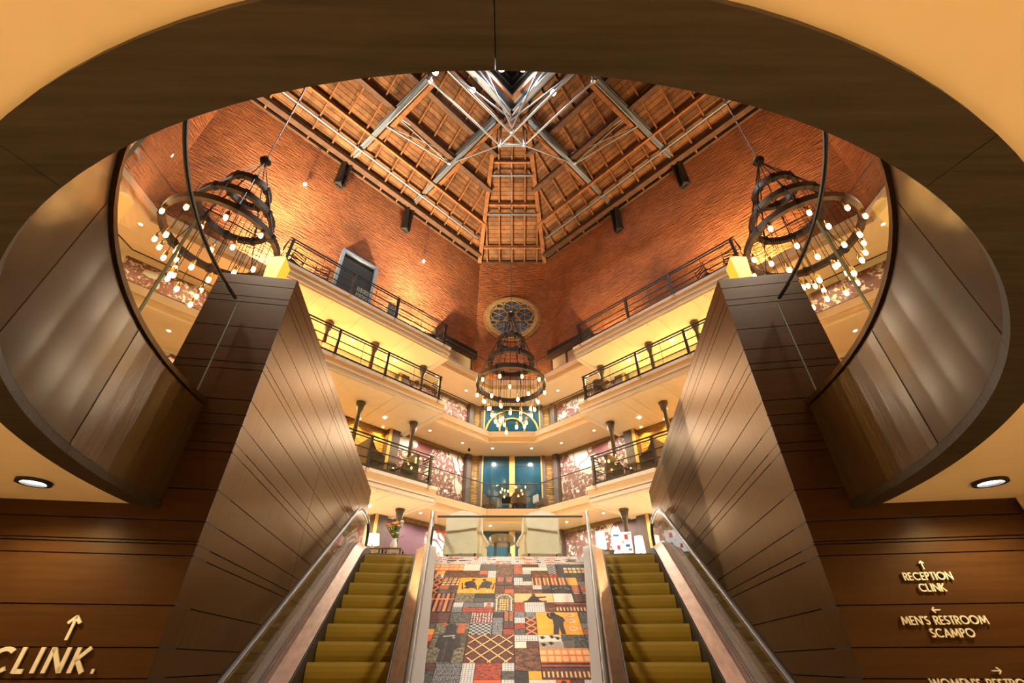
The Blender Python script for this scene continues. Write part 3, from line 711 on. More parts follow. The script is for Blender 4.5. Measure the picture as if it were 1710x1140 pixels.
feat = [  # col, row, w, h (cells; columns from the centre line, rows from the top), kind
    (-6, 4, 4, 4, 'figA'), (2, 12, 4, 4, 'figB'), (0, 8, 4, 2, 'figC'), (-2, 8, 2, 4, 'arch'), (-4, 16, 4, 4, 'lattice'),
    (2, 18, 4, 2, 'windows'), (2, 4, 4, 2, 'slats'), (5, 0, 4, 4, 'yellowwin'), (-10, 0, 4, 2, 'windows2'), (-8, 8, 2, 4, 'fence'), (-10, 8, 2, 4, 'fence'),
    (-4, 12, 2, 2, 'white_dots'), (-4, 14, 2, 2, 'grey_check'), (-7, 14, 3, 6, 'guard'), (-5, 15, 1, 3, 'cream'), (2, 17, 3, 1, 'cream'),
    (-9, 4, 1, 4, 'lattice2'), (-8, 4, 2, 2, 'bars'), (1, 13, 1, 3, 'lattice2'), (2, 16, 2, 1.99, 'hands'), (4, 16, 2, 2, 'slate'), (-2, 13, 1, 3, 'slate_dots'),
    (-8, 2, 4, 2, 'brown_relief'), (-2, 0, 2, 4, 'brown_relief'), (-2, 4, 2, 2, 'barsred'), (0, 0, 1, 3, 'rust'), (1, 1, 3, 1, 'cream'), (2, 2, 2, 2, 'brown_relief'), (4, 0, 1, 3, 'grey_check'),
    (4, 6, 2, 2, 'arc'), (4, 10, 4, 2, 'comb'), (6, 6, 2, 4, 'barsred'), (-5, 11, 3, 1, 'red_relief'), (-2, 16.0, 0, 0, 'x'), (4, 8, 2, 2, 'cream'), (-6, 12, 2, 2, 'slate'), (6, 12, 2, 2, 'slate'),
    (0, 18, 2, 3, 'brown_relief'), (-6, 8, 2, 2, 'olive_relief'), (-4, 8, 2, 1, 'dark'), (-4, 9, 2, 1, 'slate'), (2, 20, 4, 2, 'comb'), (-1, 12, 1, 3, 'barsred'), (-4, 20, 1, 4, 'white_tiles'),
    (-3, 20, 2, 1.99, 'red_relief'), (-3, 22, 2, 2, 'red'), (-6, 20, 2, 3, 'slate_dots'), (-8, 0.5, 0, 0, 'x'), (-6, 0, 2, 2, 'cream'), (-4, 0, 2, 2, 'slate'), (-4, 4, 0, 0, 'x'), (-2, 6, 1, 2, 'brown'), (0, 6, 2, 2, 'brown_relief')]
occ = set(); g = MB(); gf = MB(); L0_ = .46
X0 = .085
def cellx(c_): return X0 + c_*U
def celll(r_): return L0_ + r_*U
NR = 36
for (c0, r0, cw, ch, kd) in feat:
    if kd == 'x': continue
    ch_ = math.ceil(ch); cw_ = math.ceil(cw)
    for a in range(c0, c0+cw_):
        for b_ in range(int(r0), int(r0)+ch_): occ.add((a, b_))
    if gf.v: o_ = gf.build('inlay', [MZ[k] for k in MK], ms); o_.rotation_euler = (R(30), 0, 0)
    gf = MB()
    x0, x1 = cellx(c0)+.004, cellx(c0+cw_)-.004; la, lb = celll(r0)+.004, celll(r0+ch_)-.004; W = x1-x0; H = lb-la
    basek = {'figA': 'orange', 'figB': 'orange', 'figC': 'peach', 'arch': 'olive_relief', 'lattice': 'brown', 'lattice2': 'brown', 'windows': 'peach', 'windows2': 'peach', 'slats': 'peach', 'yellowwin': 'dark',
             'fence': 'dark', 'guard': 'olive_relief', 'bars': 'peach', 'barsred': 'dark', 'hands': 'cream', 'arc': 'dark', 'comb': 'brown'}.get(kd, kd)
    tile_box(g, x0, x1, la, lb, MI[basek])
    def F(poly, key, h=.007, up=.003):   # poly in 0..1 (u right, v down) of the panel
        q = [(max(-hw(la+v*H), min(hw(la+v*H), x0+u*W)), -(la+v*H)) for u, v in poly]
        if max(p[0] for p in q)-min(p[0] for p in q) < .005: return
        gf.prism(q, h, h+up, MI[key])
    def B(u0, v0, u1, v1, key): F([(u0, v0), (u1, v0), (u1, v1), (u0, v1)], key)
    def disc(u, v, ru, rv, key, n=12): F([(u+ru*math.cos(2*math.pi*i/n), v+rv*math.sin(2*math.pi*i/n)) for i in range(n)], key)
    def line(u0, v0, u1, v1, t, key):
        dx, dy = u1-u0, v1-v0; ll = math.hypot(dx, dy); nx, ny = -dy/ll*t/2, dx/ll*t/2
        F([(u0+nx, v0+ny), (u1+nx, v1+ny), (u1-nx, v1-ny), (u0-nx, v0-ny)], key, .0075)
    if kd == 'figA':      # two seated figures on benches
        for ox, fl in ((.30, 1), (.76, -1)):
            P = lambda pts: F([(ox+fl*(a), b_) for a, b_ in pts], 'ink')
            P([(-.13, .30), (.02, .22), (.13, .30), (.16, .46), (.20, .62), (.17, .70), (.02, .66), (-.02, .72), (-.12, .70), (-.10, .55), (-.16, .44)])
            disc(ox+fl*.08, .16, .055, .07, 'ink'); line(ox-fl*.22, .36, ox-fl*.17, .78, .035, 'brown'); line(ox-fl*.22, .66, ox+fl*.18, .66, .03, 'brown'); line(ox+fl*.17, .5, ox+fl*.20, .78, .035, 'brown')
        for u in (.16, .5, .84):
            for a in range(7): disc(u+.07*math.cos(a*.9), .88+.05*math.sin(a*.9), .022, .024, 'cream', 6)
    elif kd == 'figB':    # standing figure with hand to the head
        F([(.33, .14), (.42, .10), (.50, .12), (.58, .20), (.62, .42), (.60, .62), (.62, .98), (.52, .98), (.50, .68), (.46, .98), (.34, .98), (.38, .60), (.38, .34), (.30, .30), (.25, .16), (.27, .04), (.33, .05), (.31, .15), (.35, .24)], 'ink')
        disc(.40, .09, .075, .075, 'ink'); disc(.415, .125, .05, .05, 'ink')
        F([(.55, .20), (.63, .24), (.66, .40), (.61, .46), (.59, .40), (.60, .31)], 'ink')
        for v in (.16, .44, .76):
            for a in range(9): disc(.80+.085*math.cos(a*.7), v+.075*math.sin(a*.7), .026, .026, 'cream', 6)
    elif kd == 'figC':    # reclining figure
        F([(.22, .92), (.34, .80), (.40, .50), (.44, .34), (.52, .30), (.60, .40), (.82, .36), (.82, .48), (.62, .56), (.64, .78), (.72, .88), (.82, .84), (.82, .97), (.22, .99)], 'ink'); disc(.50, .18, .055, .14, 'brown')
        for i in range(9): disc(.06+.03*(i % 2), .1+i*.1, .015, .03, 'cream', 6); disc(.92+.03*(i % 2), .1+i*.1, .015, .03, 'cream', 6)
    elif kd == 'arch':
        for i in range(4):
            for j in range(5): B(.28+.12*i, .35+.12*j, .36+.12*i, .43+.12*j, 'line')
        n = 9
        for i in range(n): a = math.pi*(1-i/(n-1)); disc(.5+.38*math.cos(a), .36-.28*math.sin(a), .06, .04, 'cream', 6)
        B(.10, .36, .16, .96, 'cream'); B(.84, .36, .90, .96, 'cream')
    elif kd in ('lattice', 'lattice2'):
        k = 3 if kd == 'lattice' else 1; kv = 2.6 if kd == 'lattice' else 3; key = 'line' if kd == 'lattice' else 'lined'; th = .028 if kd == 'lattice' else .08
        nn = 12
        for i in range(-6, 7):
            for sg in (1, -1):
                segs = []
                for q in range(nn+1):
                    v = q/nn; u = (i + sg*v*kv)/k; segs.append((u, v))
                for (ua, va), (ub, vb) in zip(segs[:-1], segs[1:]):
                    if 0 <= ua <= 1 and 0 <= ub <= 1: line(ua, va, ub, vb, th, key)
        if kd == 'lattice':
            for u in (.02, .34, .67, .98): pass
    elif kd in ('windows', 'windows2'):
        B(0, 0, 1, .10, 'lined'); B(0, .90, 1, 1, 'lined')
        for i in range(8): B(i/7-.018, 0, i/7+.018, 1, 'lined') if 0 < i < 7 else None
        B(0, .46, 1, .54, 'lined')
    elif kd == 'slats':
        for i in range(9): F([(.02+i*.11, .0), (.09+i*.11, .0), (.12+i*.11-.02, 1), (.05+i*.11-.02, 1)], 'rust' if i % 2 else 'brown')
    elif kd == 'yellowwin':
        for r_ in range(2):
            for i in range(5): B(.22+.13*i, .30+.22*r_, .32+.13*i, .46+.22*r_, 'line')
    elif kd == 'fence':
        for i in range(4): F([(.06+i*.25, .02), (.14+i*.25, .0), (.20+i*.25, .04), (.20+i*.25, .98), (.06+i*.25, .98)], 'rust' if i % 2 else 'lined')
        B(0, .30, 1, .35, 'line')
    elif kd == 'bars':
        for i in range(4): line(.1+.26*i, 0, .02+.26*i, 1, .05, 'ink')
        for i in range(3): line(0, .2+.3*i, 1, .15+.3*i, .05, 'ink')
    elif kd == 'barsred':
        for i in range(2): B(.08+.48*i, 0, .44+.48*i, .45, 'rust'); B(.08+.48*i, .55, .44+.48*i, 1, 'brown'); B(.10+.48*i, .48, .40+.48*i, .52, 'cream')
    elif kd == 'hands':
        for (u, v) in ((.18, .25), (.52, .7), (.84, .3), (.2, .8), (.6, .2)):
            disc(u, v, .07, .08, 'ink', 8)
            for a in (-2.6, -2.1, -1.6, -1.1, -.3): line(u, v, u+.14*math.cos(a), v+.17*math.sin(a), .035, 'ink')
    elif kd == 'guard':
        F([(.30, .10), (.42, .02), (.58, .03), (.66, .14), (.64, .26), (.80, .34), (.86, .62), (.70, .70), (.70, .98), (.30, .98), (.32, .70), (.14, .60), (.18, .34), (.34, .26)], 'dark')
        B(.2, .0, .3, .12, 'rust'); B(.68, .02, .9, .3, 'rust'); disc(.62, .42, .05, .03, 'cream'); line(.3, .38, .64, .36, .02, 'cream'); line(.45, .5, .45, .98, .03, 'slate')
    elif kd == 'arc':
        for i in range(9): a = math.pi*(.15+.7*i/8); disc(.5-.5*math.cos(a), .75-.42*math.sin(a), .05, .05, 'grey_check', 6)
    elif kd == 'comb':
        for i in range(int(12)): B(.02+i/12, .55, .055+i/12, .9, 'line')
        B(0, .15, 1, .25, 'rust')
if gf.v: o_ = gf.build('inlay', [MZ[k] for k in MK], ms); o_.rotation_euler = (R(30), 0, 0)
gf = MB(); rnd = random.Random(5)
fill = ['white_tiles']*6 + ['brown_relief']*3 + ['slate']*3 + ['red']*2 + ['rust', 'slate_dots', 'dark', 'red_relief', 'orange', 'brown', 'olive_relief', 'cream', 'brown']
for r_ in range(0, NR):
    for c_ in range(-11, 11):
        if (c_, r_) in occ: continue
        cw, ch = rnd.choice([(1, 1), (1, 1), (2, 1), (2, 2), (1, 2)])
        if any((c_+a, r_+b_) in occ for a in range(cw) for b_ in range(ch)): cw = ch = 1
        for a in range(cw):
            for b_ in range(ch): occ.add((c_+a, r_+b_))
        k_ = rnd.choice(fill)
        tile_box(g, cellx(c_)+.003, cellx(c_+cw)-.003, celll(r_)+.003, celll(r_+ch)-.003, MI[k_])
        if k_ in ('cream', 'orange', 'white_tiles', 'red') and cw*ch == 1 and rnd.random() < .22:   # small bust silhouettes
            x, l = cellx(c_)+U/2, celll(r_)+U/2
            if abs(x) < hw(l)-.1:
                gf.prism([(x+.035*math.cos(i*.7), -(l-.025)+.04*math.sin(i*.7)) for i in range(9)], .007, .010, MI['ink' if k_ != 'white_tiles' else 'rust'])
                gf.prism([(x-.055, -(l+.07)), (x+.055, -(l+.07)), (x+.04, -(l+.035)), (x-.04, -(l+.035))], .007, .010, MI['ink' if k_ != 'white_tiles' else 'rust'])
# white border strip at the head of the slope with scattered red bricks
tile_box(g, -3, 3, .02, L0_-.004, MI['white_tiles'])
for i in range(64):
    x = rnd.uniform(-1.6, 1.5); l = .05+.05*rnd.randint(0, 7); w_ = rnd.choice([.05, .09, .13, .2])
    gf.prism([(x, -l), (x+w_, -l), (x+w_, -l-.028), (x, -l-.028)], .007, .011, MI[rnd.choice(['lined', 'rust', 'ink', 'red', 'lined'])])
mats = [MZ[k] for k in MK]
off_ = len(g.v); g.v += gf.v; g.f += [[i + off_ for i in f_] for f_ in gf.f]; g.m += gf.m; g.sm += gf.sm
o = g.build('tile_panels', mats, ms); o.rotation_euler = (R(30), 0, 0)

# ================================================================== LETTERING on the panelled walls
def arc(cx, cy, rx, ry, a0, a1, n=14): return [(cx+rx*math.cos(R(a0+(a1-a0)*i/n)), cy+ry*math.sin(R(a0+(a1-a0)*i/n))) for i in range(n+1)]
GLY = {  # strokes in a cap height of 1; (width, strokes)
 'C': (.86, [arc(.5, .5, .43, .43, 48, 312)]), 'L': (.46, [[(.07, 1), (.07, 0)], [(.07, .07), (.44, .07)]]), 'I': (.2, [[(.1, 0), (.1, 1)]]),
 'N': (.8, [[(.08, 0), (.08, 1)], [(.09, .96), (.71, .04)], [(.72, 0), (.72, 1)]]), 'K': (.66, [[(.07, 0), (.07, 1)], [(.08, .44), (.56, .99)], [(.17, .52), (.60, .01)]]),
 '.': (.22, [[(.05, .07), (.17, .07)]]), 'R': (.58, [[(.07, 0), (.07, 1)], [(.07, .93)] + [(.22, .93)] + arc(.25, .71, .22, .22, 90, -90, 8) + [(.07, .49)], [(.24, .48), (.52, 0)]]),
 'E': (.5, [[(.07, 0), (.07, 1)], [(.07, .93), (.45, .93)], [(.07, .5), (.43, .5)], [(.07, .07), (.45, .07)]]),
 'P': (.55, [[(.07, 0), (.07, 1)], [(.07, .93), (.22, .93)] + arc(.25, .71, .22, .22, 90, -90, 8) + [(.07, .49)]]),
 'T': (.48, [[(.24, 0), (.24, 1)], [(.01, .93), (.47, .93)]]), 'O': (1.0, [arc(.5, .5, .43, .43, 0, 360, 24)]),
 'M': (.98, [[(.07, 0), (.20, .98)], [(.19, .96), (.49, .16)], [(.49, .16), (.79, .96)], [(.78, .98), (.91, 0)]]),
 "'": (.2, [[(.1, 1), (.1, .74)]]), 'S': (.52, [arc(.26, .73, .18, .20, 35, 235, 9) + [(.26, .50)] + arc(.26, .27, .20, .20, 55, -150, 9)]),
 'A': (.74, [[(.04, 0), (.37, .97)], [(.37, .97), (.70, 0)], [(.17, .32), (.57, .32)]]), 'W': (1.08, [[(.04, 1), (.30, .05)], [(.29, .05), (.54, .95)], [(.54, .95), (.79, .05)], [(.78, .05), (1.04, 1)]]),
 ' ': (.38, []), '^': (.6, [[(.3, 0), (.3, .98)], [(.04, .68), (.31, .97)], [(.29, .97), (.56, .68)]]), '<': (1.0, [[(0.03, .5), (1.0, .5)], [(.33, .82), (.02, .49)], [(.02, .51), (.33, .18)]]), '>': (1.0, [[(0, .5), (.97, .5)], [(.67, .82), (.98, .49)], [(.98, .51), (.67, .18)]])}
def glyph(mb, ch, ox, oz, hgt, th, dep):
    for st_ in GLY[ch][1]:
        pts = [Vector((ox + x*hgt, oz + y*hgt)) for x, y in st_]; n = len(pts); Lf = []; Rt = []
        closed = (pts[0]-pts[-1]).length < 1e-4
        for i in range(n):
            if closed and i in (0, n-1): d = (pts[1]-pts[-2]).normalized()
            else: d = (pts[min(i+1, n-1)]-pts[max(i-1, 0)]).normalized()
            nn = Vector((-d.y, d.x))*th/2; Lf.append(pts[i]+nn); Rt.append(pts[i]-nn)
        vs = []
        for y in (-.028, -.028-dep):
            vs += [(p.x, y, p.y) for p in Lf] + [(p.x, y, p.y) for p in Rt]
        fs = []
        for i in range(n-1):
            fs += [(i, i+1, n+i+1, n+i), (2*n+i, 3*n+i, 3*n+i+1, 2*n+i+1), (i, 2*n+i, 2*n+i+1, i+1), (n+i, n+i+1, 3*n+i+1, 3*n+i)]
        if not closed: fs += [(0, n, 3*n, 2*n), (n-1, 3*n-1, 4*n-1, 2*n-1)]
        mb.add(vs, fs)
def sign(label, fr, lines, name='wall_sign'):
    (cx, cy), rz = fr
    t = thing(name, label, 'sign', (cx, cy, 0), rz)
    for (txt, xc, z0, h_, trk, thk) in lines:
        wd = sum(GLY[c_][0] + trk for c_ in txt)*h_ - trk*h_; x = xc - wd/2
        for c_ in txt:
            if c_ != ' ':
                mb = MB(); glyph(mb, c_, x, z0, h_, thk*h_, .012)
                mb.build('arrow' if c_ in '^<>' else 'letter', 'letter', t)
            x += (GLY[c_][0]+trk)*h_
    return t
# left: x local measured from the corner (negative = left)
sign('large raised champagne letters with an up arrow on the left panelled wall', FL_FRAME, [('CLINK.', -.665, -.055, .148, .27, .18), ('^', -.60, .135, .15, 0, .13)])
sign('top raised sign of two lines under an up arrow on the right wall', FR_FRAME, [('RECEPTION', .69, .514, .054, .08, .145), ('CLINK', .685, .437, .054, .08, .145), ('^', .69, .588, .060, 0, .13)])
sign("middle raised sign of two lines under a left arrow on the right wall", FR_FRAME, [("MEN'S RESTROOM", .66, .228, .055, .08, .145), ('SCAMPO', .675, .150, .055, .08, .145), ('<', .64, .292, .055, 0, .13)])
sign("lowest raised sign under a right arrow, cut by the bottom of the picture", FR_FRAME, [("WOMEN'S RESTROOM", .74, -.140, .056, .08, .145), ('>', .83, -.068, .055, 0, .13)])

# ================================================================== BALCONIES, RAILINGS, COLUMNS
BC = .08   # balconies sit slightly off the wall centre
def balcony(k, rot, sd, sg):
    z = ZB[k]; t = thing('balcony', 'cream moulded %s balcony projecting from the %s wall' % (GL[k], sd), 'balcony', loc_of(rot, sg*BC, 8.36, z), R(rot))
    y0, y1 = -.74, 0.
    MB().box(-3.75, 3.75, y0+.02, .06, -.40, -.01).build('slab', 'cream2', t)
    g = MB()
    for i in range(5):
        xs = [-3.78, -2.2, -.62, .96, 2.4, 3.78]; g.box(xs[i]+.004, xs[i+1]-.004, y0-.02, y0+.14, -.10, .02)
    g.box(-3.78, -3.64, y0+.14, .0, -.10, .02); g.box(3.64, 3.78, y0+.14, .0, -.10, .02); g.build('edge_strip', 'white', t)
    g = MB()
    for (e, a, b_) in ((.0, -.36, -.30), (-.04, -.42, -.36), (-.10, -.50, -.42), (-.06, -.56, -.50)):
        g.box(-3.72+e, 3.72-e, y0+e*-1-.0-(.06 if e == 0 else .0), .05, a, b_)
    g.build('cornice', 'cream2', t); g = MB(); g.box(-3.66, 3.66, y0-.035, .05, -.545, -.43); g.box(-3.70, 3.70, y0-.075, .05, -.395, -.365); g.build('moulding', 'white', t)  # white bands hold the lit tone, tan cornice the shaded one
    g = MB(); g.box(-3.70, 3.70, y0+.04, 1.9, -.62, -.56)
    for x in (-3.55, -1.95, -1.5, -.3, .15, 1.55, 2.0, 3.5): g.box(x-.03, x+.03, y0+.12, 1.85, -.64, -.62)
    g.build('soffit_panel', 'cream', t)
    for x in (-3.4, -.97, .97, 3.4): MB().box(x-.05, x+.05, y0-.07, y0+.02, -.16, -.02).build('corbel', 'cream2', t)
    return t
def metal_rail(k, rot, sd, sg):
    z = ZB[k]; t = thing('metal_railing', 'dark metal bar railing along the %s balcony on the %s' % (GL[k], sd), 'railing', loc_of(rot, sg*BC, 8.36-.70, z+.02), R(rot))
    for x in (-3.4, -.97, .97, 3.4):
        MB().box(x-.045, x+.045, -.04, .04, -.06, 1.10).box(x-.06, x+.06, -.07, .06, -.10, .04).build('post', 'rail', t)
    X = 3.5
    for zz, r_ in ((1.10, .032), (.99, .026), (.62, .022), (.32, .022)):
        MB().tube([(-X, .66, zz), (-X, 0, zz), (X, 0, zz), (X, .66, zz)], r_, 6).build('rail_bar', 'rail', t)
    MB().box(-X, X, -.02, .03, .0, .10).build('toe_plate', 'rail', t)
    for a, b_ in ((-3.4, -2.2), (-2.2, -.97), (-.97, 0), (0, .97), (.97, 2.2), (2.2, 3.4)):
        MB().box(a+.04, b_-.04, .06, .07, .12, .95).build('glass_panel', 'glass', t)
    for x in (-2.2, 0, 2.2): MB().tube([(x, .065, .02), (x, .065, 1.05)], .012, 6).build('glass_post', 'stain', t)
    return t
def glass_rail(k, segs, label, mat='glass'):
    z = ZB[k]; t = thing('glass_railing', label, 'railing', (0, CY, z), 0)
    for pts in segs:
        pts = [(x, y-CY) for x, y in pts]
        MB().tube([(x, y, 1.06) for x, y in pts], .022, 6).build('top_rail', 'rail', t)
        MB().tube([(x, y, .05) for x, y in pts], .02, 6).build('base_rail', 'rail', t)
        for a, b_ in zip(pts[:-1], pts[1:]):
            MB().beam((a[0], a[1], .54), (b_[0], b_[1], .54), .010, .98).build('glass_panel', mat, t)
def wl(rot, x, y): p = loc_of(rot, x, y, 0); return (p[0], p[1])
dr, ar = dist(45, 'rail')+.03, dist(0, 'rail')+.03
for k in (1, 2, 3):
    for rot, sd, sg in ((45, 'left', 1), (-45, 'right', -1)):
        balcony(k, rot, sd, sg); metal_rail(k, rot, sd, sg)
        glass_rail(k, [[wl(rot, sg*-3.5, dr), wl(rot, sg*-6.85, dr), wl(rot*2, sg*-1.0, ar)]], 'clear glass railing of the %s gallery at the near %s corner' % (GL[k], sd))
    glass_rail(k, [[wl(45, 3.62, dr), wl(45, 6.89, dr), wl(0, 1.05, ar), wl(-45, -3.62, dr)]], 'clear glass railing of the %s gallery across the back wall' % GL[k])
# cast columns
def column_mesh(h_):
    return MB().lathe([(.13, 0), (.13, .12), (.09, .16), (.085, .3), (.075, h_-.45), (.09, h_-.43), (.09, h_-.38), (.12, h_-.34), (.12, h_-.30), (.15, h_-.07), (.17, h_-.06), (.17, h_)], n=16)
colm = {}
for k in range(3):
    h_ = ZB[k+1]-.64-ZB[k] - .001
    for rot, sd, sg in ((45, 'left', 1), (-45, 'right', -1)):
        xs = {0: (3.2,), 1: (3.26, .92), 2: (3.35, .98, -.97)}[k]
        for j, x in enumerate(xs):
            t = thing('column', '%s bronze column %s on the %s' % (('slim', 'slim', 'slim')[k], ('standing on the ground floor behind the escalator', 'on the lowest balcony, %s' % ('nearest the back wall', 'second from the back wall')[min(j, 1)], 'on the middle balcony, %s' % ('nearest the back wall', 'second from the back wall', 'third from the back wall')[j])[k], sd), 'column', loc_of(rot, sg*x, 8.85, ZB[k]), 0)
            # local radius stays true
            if k not in colm: colm[k] = column_mesh(h_).build('shaft', 'column', t)
            else: c_ = colm[k].copy(); C.objects.link(c_); c_.parent = t

# ================================================================== MURALS
pal = {('left', 0): ((.095, .038, .055), (.38, .05, .04), .62, 4.6, .95, .0), ('left', 1): ((.13, .035, .025), (.14, .033, .018), .60, 4.4, .22, .12), ('left', 2): ((.16, .05, .035), (.17, .045, .03), .62, 5, .15, .1),
       ('right', 0): ((.07, .03, .025), (.11, .035, .025), .66, -4.2, .5, .15), ('right', 1): ((.14, .045, .045), (.16, .05, .035), .58, -4.6, .22, -.1), ('right', 2): ((.12, .045, .05), (.14, .04, .035), .6, -5, .12, .1)}
for k in range(3):
    for rot, sd, sg in ((45, 'left', 1), (-45, 'right', -1)):
        trunk, leaf, cov, tx, tw, lean = pal[(sd, k)]
        z0, z1 = ZB[k]+.005, ZB[k+1]-.60
        lo, rz = frame(rot); x0, x1 = sorted((sg*MURX[0], sg*MURX[1]))
        mt = mural_mat('mural_%s_%d' % (sd, k), BGW, leaf, trunk, 3.1*k+(7 if sg > 0 else 1), cov-.03, tx + sg*0 - lean*(z0+1), tw, lean)
        g = MB().box(x0, x1, 10.30, 10.355, z0, z1); o = g.build('wall_mural', mt, None, lo, rz)
        tag(o, 'mural of %s, %s, %s' % (('a thick purple trunk with red leaves', 'a brown tree with spreading leaf clusters', 'dense brown leaves')[k] if sg > 0 else ('dark boughs with maroon leaves', 'a brown leafy tree on cream', 'brown and grey leaves')[k], sd, ('ground floor', 'lowest gallery', 'middle gallery')[k]), 'mural')
        
        if k:
            o = MB().box(-x1, -x0, 10.30, 10.355, z0, z1).build('wall_mural', mt, None, lo, rz)
            tag(o, 'leafy brown mural, %s gallery, seen through the %s curved glass' % (('', 'lowest', 'middle')[k], sd), 'mural')
        g = MB().box(x0, x1, 10.26, 10.30, z1, z1+.15); g.build('trim_picture_rail', 'bronze', None, lo, rz)['kind'] = 'structure'
for o in bpy.data.objects:
    if o.name.startswith('trim_picture_rail'): o['label'] = 'bronze picture rail above a mural'; o['category'] = 'trim'

# ================================================================== WINDOWS, DOORS
Dw = 12.57
def window(n, label, z0, z1, arch):
    t = bpy.data.objects.new('window_%d' % n, None); C.objects.link(t); t.location = (0, CY+Dw, z0); struct(t, label, 'window')
    H_ = z1-z0; W_ = 1.42
    MB().box(-W_, W_, -.02, -.01, 0, H_).build('pane', 'bluepane', t)
    g = MB(); g.box(-W_-.14, -W_, -.12, 0, 0, H_); g.box(W_, W_+.14, -.12, 0, 0, H_); g.build('jamb', 'darkpost', t)
    g = MB(); g.box(-W_, -W_+.06, -.08, 0, 0, H_); g.box(W_-.06, W_, -.08, 0, 0, H_); g.build('frame', 'mull', t)
    if not arch:
        MB().box(-.13, .13, -.14, 0, 0, H_).build('mullion', 'mull', t)
        g = MB()
        for x in (-.98, -.55, .55, .98): g.box(x-.012, x+.012, -.035, -.02, 0, H_)
        for zz in (H_*.36, H_*.84): g.box(-W_, W_, -.035, -.02, zz-.012, zz+.012)
        g.build('glazing_bar', 'iron', t)
    else:
        g = MB()
        for r_, zc_ in ((1.32, .7), (.62, .95)):
            pts = [(r_*math.cos(math.pi*i/24), -.06, zc_ + r_*math.sin(math.pi*i/24)) for i in range(25)]
            g.tube(pts, .05, 6)
        g.tube([(.62*math.cos(2*math.pi*i/24), -.06, .95+.62*math.sin(2*math.pi*i/24)) for i in range(24)], .04, 6, closed=True)
        g.build('arch_tracery', 'mull', t)
window(1, 'tall blue window with ochre mullion behind the ground floor armchairs', 1.96, 4.75, False)
window(2, 'tall blue window with ochre mullion behind the lowest gallery', 5.21, 8.22, False)
window(3, 'arched blue window behind the bulbs of the central chandelier', 8.67, 10.95, True)
# rose window
t = bpy.data.objects.new('window_4', None); C.objects.link(t); t.location = (0, CY+Dw-.02, 16.85); struct(t, 'round rose window of blue glass in gold stone tracery high on the back wall', 'window')
def vdisc(mb, cx, cz, r, y0, y1, n=40, m=0): mb.prism([(cx+r*math.cos(2*math.pi*i/n), cz+r*math.sin(2*math.pi*i/n)) for i in range(n)], y0, y1, m, axis='y')
def vring(mb, cx, cz, ro, ri, y0, y1, n=40, m=0): mb.prism([(cx+ro*math.cos(2*math.pi*i/n), cz+ro*math.sin(2*math.pi*i/n)) for i in range(n)], y0, y1, m, holes=[[(cx+ri*math.cos(2*math.pi*i/n), cz+ri*math.sin(2*math.pi*i/n)) for i in range(n)]], axis='y')
g = MB(); vdisc(g, 0, 0, 1.40, -.03, 0); g.build('stone_field', 'stone', t)
g = MB(); vring(g, 0, 0, 1.52, 1.30, -.16, 0); g.build('outer_ring', 'stone', t)
g = MB(); vring(g, 0, 0, 1.68, 1.52, -.05, 0); g.build('brick_arch', 'brick_lit', t)
for (cx_, cz_, r_) in ((0, .82, .46), (-.76, .22, .46), (.76, .22, .46), (-.48, -.68, .42), (.48, -.68, .42), (0, -.1, .26), (-.72, .87, .17), (.72, .87, .17), (-1.08, -.40, .15), (1.08, -.40, .15), (0, -1.12, .13)):
    g = MB(); vdisc(g, cx_, cz_, r_, -.05, -.03, 24); L_ = g.build('light', 'stained', t)
    g = MB(); vring(g, cx_, cz_, r_+.07, r_, -.12, -.03, 24)
    if r_ > .2:
        for i in range(3): a = math.pi*i/3+.5236; g.beam((cx_-r_*math.cos(a), -.07, cz_-r_*math.sin(a)), (cx_+r_*math.cos(a), -.07, cz_+r_*math.sin(a)), .035, .03, up=(0, 1, 0))
    g.build('tracery', 'stone', t)
# tall doorway on the top left gallery
t = bpy.data.objects.new('door_1', None); C.objects.link(t); t.location = loc_of(45, 0, 10.355, 11.405); t.rotation_euler = (0, 0, R(45)); struct(t, 'tall grey framed doorway with dark opening on the top left gallery', 'door')
MB().box(-.80, .80, -.02, -.005, 0, 4.55).build('dark_opening', 'gap', t)
g = MB(); g.box(-.92, -.78, -.16, 0, 0, 4.62); g.box(.78, .92, -.16, 0, 0, 4.62); g.box(-.92, .92, -.16, 0, 4.55, 4.68); g.build('frame', 'steel', t)
MB().box(-.78, -.28, -.05, -.02, 0, 2.5).build('door_leaf', 'bluewhite', t); MB().box(.40, .74, -.05, -.02, 0, 2.4).build('side_panel', 'cream', t)
MB().box(-.78, .78, -.07, -.02, 2.45, 2.55).build('transom', 'timberd', t)
for n, (rot, sd, sg) in enumerate(((45, 'left', 1), (-45, 'right', -1))):
    t = bpy.data.objects.new('door_%d' % (n+2), None); C.objects.link(t); t.location = loc_of(rot, sg*5.9, 10.355, 11.405); t.rotation_euler = (0, 0, R(rot)); struct(t, 'wide opening under a dark lintel at the back of the top %s gallery' % sd, 'door')
    MB().box(-1.4, 1.45, -.30, 0, 2.35, 2.85).build('lintel', 'iron', t); MB().box(-1.3, 1.3, -.03, -.003, 0, 2.35).build('panel', 'cream', t)
    g = MB()
    for x in (-1.35, -.3, 1.3): g.box(x-.04, x+.04, -.12, -.0, 0, 2.35)
    g.box(-1.35, 1.3, -.1, -.0, 1.15, 1.2); g.build('frame', 'darkpost', t)

